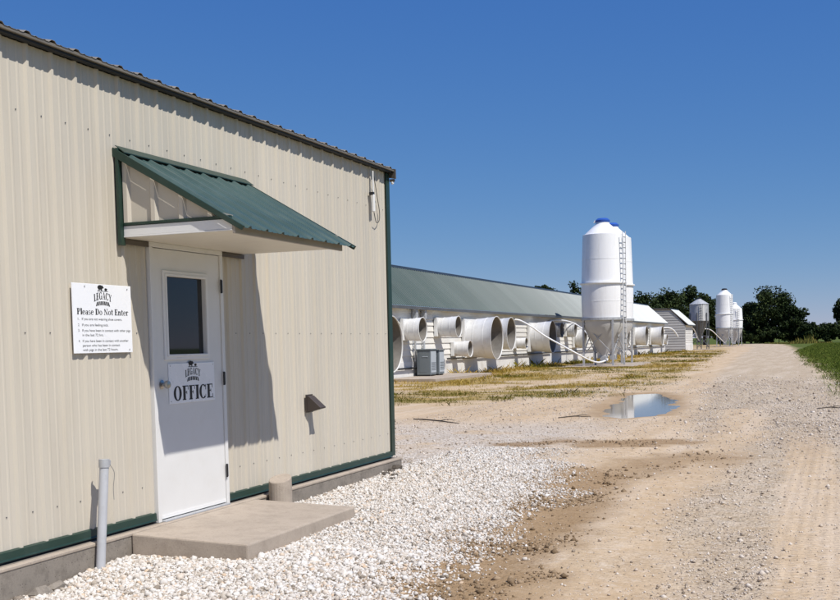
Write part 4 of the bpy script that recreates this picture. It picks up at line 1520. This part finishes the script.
FANS = [
    (35.7, 1.43, 2.05, 1.2, 'huge white fan cone half hidden behind the green office corner trim'),
    (39.8, 2.0, 0.95, 0.82, 'small high white fan between the huge corner fan and the conduits'),
    (43.6, 2.13, 0.9, 1.0, 'small high white fan above the right-hand grey cabinet'),
    (45.6, 1.16, 0.72, 0.84, 'small low white fan just left of the big central fan'),
    (47.75, 1.63, 1.98, 1.43, 'biggest fully visible white fan cone, right of the grey cabinets'),
    (50.9, 1.83, 1.6, 1.2, 'medium white fan cone tucked right behind the biggest cone'),
    (55.5, 1.34, 0.6, 0.67, 'smallest white fan low on the wall between two large cones'),
    (58.8, 1.66, 1.80, 1.28, 'large white fan cone crossed by the sagging white feed tube'),
    (67.1, 2.1, 0.92, 0.65, 'small high white fan right of the darkened one, left of the silo'),
    (69.4, 1.55, 1.3, 0.74, 'white fan low beside the left leg of the front silo'),
    (77.0, 1.6, 1.6, 0.9, 'white fan seen between the legs of the front silo'),
    (84.0, 1.6, 1.6, 0.9, 'white fan behind the ladder of the front silo'),
    (91.8, 1.69, 1.65, 1.05, 'first white fan cone right of the two tall white silos'),
    (100.1, 1.68, 1.75, 1.1, 'second white fan cone right of the two tall white silos'),
    (106.3, 1.35, 1.0, 0.6, 'last small white fan at the far end of the long barn'),
]
for a in FANS:
    fan(*a)
fan(63.6, 2.08, 0.9, 0.62, 'small fan darkened as silo shadow, right of the fan crossed by the feed tube', 'fan_shaded')
def cabinets():
    for y0, y1, hh, lb in ((40.62, 41.3, 1.06, 'left and nearer of two grey metal cabinets against the barn'),
                           (41.62, 42.25, 1.02, 'right and farther of two grey metal cabinets against the barn')):
        base = (-11.05, (y0 + y1) / 2, 0.10)
        t = thing('utility_cabinet', lb, 'cabinet', base, 'grey cabinets on the pad')
        w = (y1 - y0) / 2
        MB().box(-0.30, 0.3, -w, w, 0.05, hh).build('body', 'cabinet', t, bevel=0.02)
        MB().box(-0.33, 0.33, -w - 0.03, w + 0.03, hh + 0.001, hh + 0.05).build('lid', 'cabinet', t, bevel=0.012)
        for k in (-1, 1):
            MB().box(-0.28, 0.26, k * (w - 0.1) - 0.06, k * (w - 0.1) + 0.06, 0.0, 0.049).build('foot', 'dark_metal', t)
        MB().box(0.301, 0.314, -w + 0.04, w - 0.04, 0.14, hh - 0.06).build('door_panel', 'cabinet_light', t, bevel=0.006)
        for k in range(5):
            MB().box(0.315, 0.325, -w + 0.1, w - 0.1, 0.25 + k * 0.07, 0.275 + k * 0.07).build('louvre', 'cabinet', t)
        MB().box(-0.2, 0.14, -w - 0.008, -w - 0.0005, 0.16, hh - 0.08).build('side_panel', 'cabinet', t, bevel=0.004)
        MB().box(-0.05, 0.2, -w - 0.02, -w - 0.009, 0.78, 0.81).build('handle', 'cabinet_light', t, bevel=0.004)
    o = MB().box(-11.5, -9.4, 37.6, 44.6, -0.15, 0.10).build('equipment_pad', 'concrete', bevel=0.015)
    tag(o, 'pale concrete pad under the grey cabinets', 'pad')
    for y, lb in ((40.75, 'left metal conduit running from the cabinet up to the eave'), (41.75, 'right metal conduit running from the cabinet up to the eave')):
        t = thing('conduit', lb, 'conduit', (-11.45, y, 1.2), 'conduits above the cabinets')
        MB().tube([(0, 0, -0.5), (0, 0, 1.62)], 0.045, 10).build('pipe', 'steel', t)
        MB().box(-0.06, 0.12, -0.11, 0.11, 1.25, 1.66).build('junction_box', 'steel', t, bevel=0.01)
        for z in (0.1, 0.8):
            MB().box(-0.07, 0.0, -0.08, 0.08, z - 0.02, z + 0.02).build('strap', 'steel', t)


cabinets()


# ------------------------------------------------------------------ silos
def ladder(t, c, r, ang, z0, z1, mat='steel'):
    """Ladder standing off a bin wall at a compass angle."""
    out = Vector((math.cos(ang), math.sin(ang), 0))
    tg = Vector((-math.sin(ang), math.cos(ang), 0))
    p = out * (r + 0.14)
    lad = bpy.data.objects.new('ladder', None)
    COL.objects.link(lad)
    lad.parent = t
    for s in (-1, 1):
        MB().beam(p + tg * 0.16 * s + Vector((0, 0, z0)), p + tg * 0.16 * s + Vector((0, 0, z1)), 0.05, 0.05).build('rail', 'white' if mat == 'steel' else mat, lad)
    me = MB().beam(p - tg * 0.15, p + tg * 0.15, 0.035, 0.035).mesh('rung')
    z = z0 + 0.2
    while z < z1 - 0.05:
        o = link('rung', me, lad, 'steel_dark')
        o.location = (0, 0, z)
        z += 0.32
    for z in (z0 + 0.9, (z0 + z1) / 2, z1 - 0.8):
        MB().beam(out * (r - 0.02) + Vector((0, 0, z)), p + Vector((0, 0, z)), 0.04).build('standoff', mat, lad)


def white_silo(label, loc, s=1.0, lid='blue', lad_ang=None, tall=1.0, group='white two-section feed silos', size=1.0):
    t = thing('feed_silo', label, 'silo', loc, group)
    n = 48
    rt, rm, rb = 1.22 * s, 1.34 * s, 1.30 * s
    zr, zf, zs, zc = 2.85, 2.85 + 2.18 * tall, 2.85 + (2.18 + 2.95) * tall, 0
    zp = zs + 0.78
    b = MB().lathe([(rm - 0.01, zf + 0.03), (rm - 0.02, zf + 0.12), (rt + 0.02, zs - 0.4), (rt, zs - 0.01), (rt - 0.03, zs + 0.01), (rt - 0.10, zs + 0.03)], n)
    b.build('upper_shell', 'fibreglass', t, smooth=True)
    MB().lathe([(rt - 0.11, zs + 0.03), (rt * 0.62, zs + 0.36), (0.42 * s, zp - 0.12), (0.40 * s, zp - 0.02), (0.0, zp)], n).build('dome', 'fibreglass', t, smooth=True)
    MB().lathe([(rm - 0.02, zf - 0.04), (rm + 0.10, zf - 0.035), (rm + 0.10, zf + 0.035), (rm - 0.02, zf + 0.04)], n, closed=True).build('joint_flange', 'fibreglass', t, smooth=True)
    MB().lathe([(rb, zr + 0.09), (rb + 0.02, zr + 0.5), (rm, zf - 0.3), (rm - 0.01, zf - 0.035)], n).build('lower_shell', 'fibreglass', t, smooth=True)
    for zb, rr_ in ((zf + 1.45 * tall, rm + (rt - rm) * 0.52), (zr + 1.1 * tall, rb + 0.03)):
        MB().lathe([(rr_ - 0.03, zb - 0.03), (rr_ + 0.005, zb - 0.028), (rr_ + 0.005, zb + 0.028), (rr_ - 0.03, zb + 0.03)], n, closed=True).build('seam_band', 'fibreglass', t, smooth=True)
    MB().lathe([(rb - 0.02, zr - 0.06), (rb + 0.08, zr - 0.06), (rb + 0.08, zr + 0.08), (rb - 0.02, zr + 0.08)], n, closed=True).build('support_ring', 'steel', t)
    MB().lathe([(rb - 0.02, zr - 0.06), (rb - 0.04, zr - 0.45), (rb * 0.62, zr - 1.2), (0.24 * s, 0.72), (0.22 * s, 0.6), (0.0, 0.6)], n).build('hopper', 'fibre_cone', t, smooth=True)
    MB().lathe([(0.0, zp - 0.03), (0.43 * s, zp - 0.02), (0.45 * s, zp + 0.10), (0.30 * s, zp + 0.22), (0.0, zp + 0.25)], 24).build('lid', lid, t, smooth=True)
    MB().beam((-0.5 * s, -0.1, zp - 0.05), (-0.42 * s, -0.08, zp + 0.1), 0.14, 0.10).build('lid_latch', 'fibreglass', t)
    MB().box(-0.2, 0.2, -0.26, 0.26, 0.28, 0.6).build('feed_boot', 'steel', t, bevel=0.02)
    ang0 = R(35)
    feet = []
    for k in range(4):
        a = ang0 + k * math.pi / 2
        p = Vector((math.cos(a), math.sin(a), 0)) * (rb + 0.03)
        feet.append(p)
        lg = MB().beam(p + Vector((0, 0, 0.02)), p + Vector((0, 0, zr + 0.02)), 0.11, 0.11).build('leg', 'steel', t)
        MB().box(p.x - 0.15, p.x + 0.15, p.y - 0.15, p.y + 0.15, -0.05, 0.03).build('foot_plate', 'steel', lg)
    for k in range(4):
        a, c = feet[k], feet[(k + 1) % 4]
        MB().beam(a + Vector((0, 0, 0.7)), c + Vector((0, 0, zr - 0.15)), 0.045).build('brace', 'steel', t)
        MB().beam(a * 1.03 + Vector((0, 0, zr - 0.15)), c * 1.03 + Vector((0, 0, 0.7)), 0.045).build('brace', 'steel', t)
    if lad_ang is not None:
        ladder(t, None, rm, lad_ang, 0.5, zs + 0.1)
    t.scale = (size,) * 3
    return t


white_silo('front one of the two tall white silos, blue lid and ladder', (-7.3, 58.4, 0), 1.0, 'blue', math.atan2(-0.47, 1.28), size=0.896)
white_silo('tall white silo mostly hidden right behind the front blue-lidded silo', (-7.68, 62.9, 0), 1.0, 'blue', None, 1.04, size=0.898)
white_silo('taller white silo of the distant pair, dark cap', (-11.85, 172.0, 0), 1.0, 'dark_metal', R(-35))
white_silo('shorter white silo of the distant pair, right of its taller neighbour', (-11.1, 180.0, 0), 1.0, 'fibreglass', R(-60), 0.62)
for (x, y), lb in (((-7.3, 58.4), 'concrete pad under the front blue-lidded white silo'), ((-7.68, 62.9), 'concrete pad under the hidden rear white silo'),
                   ((-11.85, 172.0), 'concrete pad under the taller silo of the distant pair'), ((-11.1, 180.0), 'concrete pad under the shorter silo of the distant pair'),
                   ((-11.36, 135.6), 'concrete pad under the galvanised silo')):
    o = MB().box(-1.9, 1.9, -1.9, 1.9, -0.2, 0.04).build('silo_pad', 'concrete', bevel=0.02)
    o.location = (x, y, -0.005)
    tag(o, lb, 'pad', 'concrete pads under the silos')


def steel_silo():
    t = thing('steel_silo', 'galvanised corrugated silo on tall legs before the grey gable', 'silo', (-11.36, 135.6, 0))
    t.scale = (0.945,) * 3
    n = 40
    r = 1.2
    zs, zt = 3.7, 5.9
    for i, (a, b_) in enumerate(((3.7, 4.43), (4.43, 5.16), (5.16, 5.9))):
        prof = []
        k = 14
        for j in range(k + 1):
            prof.append((r + 0.012 * math.sin(j * math.pi), a + (b_ - a) * j / k))
        prof = [(r + (0.018 if j % 2 else -0.006), h) for j, (_, h) in enumerate(prof)]
        MB().lathe(prof, n).build('shell_ring', 'steel', t, smooth=True)
    MB().lathe([(r + 0.08, zt - 0.03), (0.3, zt + 0.62), (0.28, zt + 0.68), (0, zt + 0.72)], 24).build('roof', 'steel', t)
    MB().lathe([(0.3, zt + 0.66), (0.3, zt + 0.78), (0.0, zt + 0.84)], 16).build('lid', 'dark_metal', t)
    MB().lathe([(r - 0.01, zs), (0.2, 1.45), (0.18, 1.3), (0.0, 1.3)], n).build('hopper', 'steel_dark', t, smooth=True)
    for k in range(6):
        a = R(25) + k * math.pi / 3
        p = Vector((math.cos(a), math.sin(a), 0)) * (r + 0.08)
        MB().beam(p, p + Vector((0, 0, 4.75)), 0.14, 0.1).build('leg', 'steel_dark', t)
        c = a + math.pi / 3
        q = Vector((math.cos(c), math.sin(c), 0)) * (r + 0.08)
        MB().beam(p + Vector((0, 0, 0.25)), q + Vector((0, 0, 1.45)), 0.06).build('brace', 'steel_dark', t)
        MB().beam(p + Vector((0, 0, 1.75)), q + Vector((0, 0, 1.75)), 0.06).build('girt', 'steel_dark', t)
    MB().box(-0.2, 0.2, -0.2, 0.2, 0.9, 1.3).build('feed_boot', 'steel_dark', t)
    ladder(t, None, r, R(-70), 0.6, zt, 'steel_dark')


steel_silo()


def feed_tubes():
    def tube(lb, pts, r, mat='fibreglass'):
        base = Vector(pts[0])
        o = MB().tube(smooth_path([Vector(p) - base for p in pts], 8), r, 10).build('feed_tube', mat, None, smooth=True)
        o.location = base
        tag(o, lb, 'tube', 'feed tubes from the silos')
    tube('long white feed tube sagging from the front silo to the barn eave', [(-7.25, 58.3, 0.4), (-7.0, 57.9, 0.36), (-7.25, 56.9, 0.23), (-7.6, 56.2, 0.36), (-8.2, 55.6, 0.75),
         (-9.0, 55.6, 1.2), (-9.9, 55.66, 1.7), (-10.6, 55.3, 2.25), (-11.2, 55.3, 2.57), (-11.5, 54.9, 2.6), (-11.55, 54.4, 2.5)], 0.042)
    tube('white feed tube curving from the rear silo to the barn wall', [(-7.7, 62.8, 0.45), (-8.8, 64.2, 0.85), (-9.7, 65.83, 1.62), (-10.4, 66.7, 2.17), (-11.0, 66.8, 2.54), (-11.3, 65.4, 2.69),
         (-11.5, 63.4, 2.67), (-11.55, 62.6, 2.55)], 0.042)
    tube('white feed tube from the galvanised silo up to the far barn', [(-11.36, 135.5, 1.05), (-11.4, 134.0, 1.5), (-11.45, 132.2, 2.2), (-11.5, 130.6, 2.6)], 0.06)
    tube('slanting white feed tube left of the distant white pair', [(-11.8, 172.0, 0.5), (-12.4, 169.5, 1.4), (-13.2, 166.5, 2.5), (-13.8, 164.5, 2.75), (-14.4, 163.0, 2.6)], 0.065)
    tube('white tube hooked over the far corner of the long barn', [(-11.5, 107.5, 2.5), (-11.1, 108.6, 2.5), (-10.7, 109.3, 2.2), (-10.4, 109.9, 1.6)], 0.07)


feed_tubes()


# ------------------------------------------------------------------ trees
def leaf_cloud(n, centres, radii, size, tone_bias=0.0):
    """Leaf-sized quads spread through clumps; returns vertices, tone."""
    c = rng.integers(0, len(centres), n)
    u = rng.normal(0, 1, (n, 3))
    u /= np.linalg.norm(u, axis=1)[:, None]
    rr = rng.random(n) ** 0.45
    P = centres[c] + u * rr[:, None] * radii[c][:, None] * np.array([1, 1, 0.8])
    a = rng.normal(0, 1, (n, 3))
    a /= np.linalg.norm(a, axis=1)[:, None]
    b = np.cross(a, rng.normal(0, 1, (n, 3)))
    b /= np.linalg.norm(b, axis=1)[:, None]
    s = size * rng.uniform(0.6, 1.4, n)[:, None]
    V = np.stack([P - a * s, P + b * s * 0.55, P + a * s, P - b * s * 0.55], 1)
    tone = np.clip(rng.random(n) * 0.6 + (c % 5) * 0.1 + tone_bias, 0, 1)
    return V, tone


def tree(name, label, loc, h, w, leaves=5000, leaf=0.28, mat='leaf', low=0.12, clumps=46, group='trees on the skyline', lean=0.0, depth=None):
    t = thing(name, label, 'tree' if 'tree' in name else 'bush', loc, group)
    depth = depth or w
    tr = MB()
    th = h * 0.55
    tr.tube([(0, 0, -0.3), (0.05 * w * lean, 0, th * 0.4), (0.12 * w * lean, 0.1, th), (0.15 * w * lean, 0.1, h * 0.85)], [h * 0.03, h * 0.024, h * 0.015, h * 0.004], 8)
    for k in range(6):
        a = k * 1.05 + rng.uniform(0, 0.5)
        z0 = th * rng.uniform(0.35, 0.9)
        e = Vector((math.cos(a) * w * 0.36, math.sin(a) * depth * 0.36, z0 + h * rng.uniform(0.15, 0.32)))
        tr.tube([(0, 0, z0), tuple(e * 0.5 + Vector((0, 0, z0 * 0.5))), tuple(e)], [h * 0.012, h * 0.008, h * 0.003], 6)
    tr.build('trunk', 'bark', t, smooth=True)
    # crown: uneven clumps on and in an ellipsoid
    u = rng.normal(0, 1, (clumps, 3))
    u /= np.linalg.norm(u, axis=1)[:, None]
    rad = rng.uniform(0.35, 1.0, clumps) ** 0.6
    hh = h * (1 - low) / 2
    C = u * rad[:, None] * np.array([w / 2 * 0.82, depth / 2 * 0.82, hh * 0.84])
    # broader below, narrower at the top
    C[:, :2] *= (1.08 - 0.32 * (C[:, 2] / hh))[:, None]
    C += np.array([0.15 * w * lean, 0, h * low + hh])
    Rr = rng.uniform(0.10, 0.24, clumps) * min(w, h)
    V, tone = leaf_cloud(leaves, C, Rr, leaf)
    V[:, :, 2] = np.maximum(V[:, :, 2], 0.05)
    n = len(V)
    me = bpy.data.meshes.new('crown')
    me.vertices.add(n * 4)
    me.vertices.foreach_set('co', V.reshape(-1).astype(np.float32))
    me.loops.add(n * 4)
    me.loops.foreach_set('vertex_index', np.arange(n * 4, dtype=np.int32))
    me.polygons.add(n)
    me.polygons.foreach_set('loop_start', np.arange(0, n * 4, 4, dtype=np.int32))
    me.update(calc_edges=True)
    at = me.attributes.new('tone', 'FLOAT', 'POINT')
    at.data.foreach_set('value', np.repeat(tone, 4).astype(np.float32))
    link('crown', me, t, mat)
    return t


# the big dark tree right of the distant silos is a close group of crowns
tree('broadleaf_tree', 'tallest dark tree at the end of the road', (-8.2, 232, 0), 12.3, 9.5, 12000, 0.26, low=0.02, clumps=60)
tree('broadleaf_tree', 'dark tree at the road end, left flank of the tallest', (-12.6, 236, 0), 9.0, 7.5, 8000, 0.25, low=0.02)
tree('broadleaf_tree', 'dark tree at the road end, right flank of the tallest', (-4.2, 230, 0), 8.6, 6.6, 8000, 0.25, low=0.02)
tree('broadleaf_tree', 'paler small tree peeping left of the road-end trees', (-15.0, 250, 0), 9.2, 5.0, 4000, 0.26, 'leaf_mid', low=0.05)
for x, h, w, lb in ((-14.5, 3.6, 5.0, 'low bush under the road-end trees, left end'), (-10.5, 3.2, 5.5, 'low bush under the road-end trees, second from left'),
                    (-6.6, 3.4, 5.5, 'low bush under the road-end trees, third from left'), (-3.0, 3.6, 5.0, 'low bush under the road-end trees, right end')):
    tree('hedge_bush', lb, (x, 228.5, 0), h, w, 5000, 0.22, 'leaf', low=0.0, clumps=36, group='bushes under the road-end trees')
# clump behind the far barn
for x, y, h, w, lb in ((-30.0, 206, 11.0, 8.5, 'dark tree behind the far barn roof, leftmost of that clump'),
                       (-26.5, 212, 12.0, 9.0, 'dark tree behind the far barn roof, second from left'),
                       (-23.2, 218, 12.4, 9.0, 'dark tree behind the far barn roof, highest of that clump'),
                       (-19.9, 216, 10.4, 7.0, 'dark tree behind the far barn, right end, above the galvanised silo')):
    tree('broadleaf_tree', lb, (x, y, 0), h, w, 7000, 0.26, low=0.08)
tree('broadleaf_tree', 'mid green tree between galvanised silo and distant white pair', (-17.5, 222, 0), 6.4, 5.0, 5000, 0.26, 'leaf_mid', low=0.02)
tree('broadleaf_tree', 'treetop above the barn ridge, left of the front silo', (-48.3, 203, 0), 14.2, 5.0, 2600, 0.26, low=0.3, clumps=22)
tree('broadleaf_tree', 'lower treetop above the barn ridge, nearer the front silo', (-43.6, 203, 0), 13.2, 5.4, 2600, 0.26, low=0.3, clumps=22)
tree('broadleaf_tree', 'treetop just right of the tall white silos', (-33.5, 208, 0), 9.6, 4.6, 3000, 0.26, low=0.2)
tree('broadleaf_tree', 'tree cut by the right edge of the photo', (6.6, 232, 0), 9.3, 6.2, 6000, 0.26, low=0.25)
# dense hedge of shrubs along the far edge of the field
hx = [(-0.6, 4.3, 5.5), (2.6, 3.9, 5.2), (5.6, 4.2, 5.4)]
hl = ['first hedge bush right of the tallest dark tree', 'second hedge bush right of the tallest dark tree', 'third hedge bush, below the right-edge tree']
for (x, h, w), lb in zip(hx, hl):
    tree('hedge_bush', lb, (x, 226 + rng.uniform(-2, 3), 0), h, w, 6000, 0.22, 'leaf', low=0.0, clumps=40, group='hedge bushes along the field')


# ------------------------------------------------------------------ grass
def blades(name, x, y, hgt, wid, tone, mat, label, cat, bend=0.5):
    n = len(x)
    z = gheight(x, y) - 0.01
    a = rng.uniform(0, 2 * np.pi, n)
    dx, dy = np.cos(a) * wid, np.sin(a) * wid
    lx, ly = rng.normal(0, bend, n) * hgt, rng.normal(0, bend, n) * hgt
    V = np.stack([np.stack([x - dx, y - dy, z], -1), np.stack([x + dx, y + dy, z], -1),
                  np.stack([x + lx * 0.4 + dx * 0.7, y + ly * 0.4 + dy * 0.7, z + hgt * 0.6], -1),
                  np.stack([x + lx, y + ly, z + hgt], -1)], 1)
    me = bpy.data.meshes.new(name)
    me.vertices.add(n * 4)
    me.vertices.foreach_set('co', V.reshape(-1).astype(np.float32))
    me.loops.add(n * 6)
    b0 = np.arange(n)[:, None] * 4
    idx = np.concatenate([b0 + 0, b0 + 1, b0 + 2, b0 + 0, b0 + 2, b0 + 3], 1)
    me.loops.foreach_set('vertex_index', idx.reshape(-1).astype(np.int32))
    me.polygons.add(n * 2)
    me.polygons.foreach_set('loop_start', np.arange(0, n * 6, 3, dtype=np.int32))
    me.update(calc_edges=True)
    at = me.attributes.new('tone', 'FLOAT', 'POINT')
    at.data.foreach_set('value', np.repeat(tone, 4).astype(np.float32))
    o = link(name, me, None, mat)
    return tag(o, label, cat, kind='stuff')


def grass():
    n = 260000
    x, y = rng.uniform(-11.4, 1.0, n), 21 + 100 * rng.random(n) ** 1.8
    zn = zones(x, y)
    cl = sstep(0.42, 0.62, fbm(x, y, 1.2, 71))
    wall = sstep(-9.6, -11.2, x)
    p = zn['dry'] * (0.2 + 0.8 * cl) + 0.5 * wall * (y > 44)
    keep = (rng.random(n) < p) & ~((x < -9.3) & (y > 37.5) & (y < 44.7))
    x, y, wall = x[keep], y[keep], wall[keep]
    n = len(x)
    gpatch = sstep(0.44, 0.62, fbm(x, y, 0.16, 83))
    tone = np.clip(0.80 - 0.85 * gpatch + rng.normal(0, 0.16, n), 0, 1)
    h = rng.uniform(0.02, 0.075, n) * (1 + 2.6 * wall * rng.random(n)) * (1 + 1.5 * sstep(0.58, 0.75, fbm(x, y, 0.9, 75)))
    blades('dry_grass', x, y, h, np.interp(y, [20, 40, 120], [0.004, 0.009, 0.02]), tone, 'grass_dry',
           'straw-coloured dry grass between the road and the barn', 'grass')
    n = 200000
    x, y = rng.uniform(1.0, 16.0, n), 22 + 180 * rng.random(n) ** 1.9
    zn = zones(x, y)
    keep = rng.random(n) < zn['green'] + 0.1 * zn['verge']
    x, y = x[keep], y[keep]
    n = len(x)
    blades('field_grass', x, y, rng.uniform(0.05, 0.16, n), np.interp(y, [20, 40, 200], [0.004, 0.009, 0.04]),
           np.clip(rng.normal(0.45, 0.22, n), 0, 1), 'grass_green', 'green grass of the field right of the road', 'grass')
    n = 9000
    x, y = rng.uniform(-16, 3.5, n), rng.uniform(205, 226, n)
    keep = (rng.random(n) < sstep(0.35, 0.6, fbm(x, y, 0.5, 97))) & (zones(x, y)['road'] < 0.2)
    x, y = x[keep], y[keep]
    n = len(x)
    wh = (0.25 + 1.5 * sstep(0.4, 0.75, fbm(x, y, 0.45, 99)) * sstep(3.2, 0.6, np.abs(x + 1.2))) * rng.uniform(0.5, 1.2, n)
    blades('roadside_weeds', x, y, wh, np.full(n, 0.06), np.clip(rng.normal(0.6, 0.3, n), 0, 1), 'weeds',
           'tall yellowish weeds below the dark trees at the road end', 'weeds', bend=0.2)


grass()
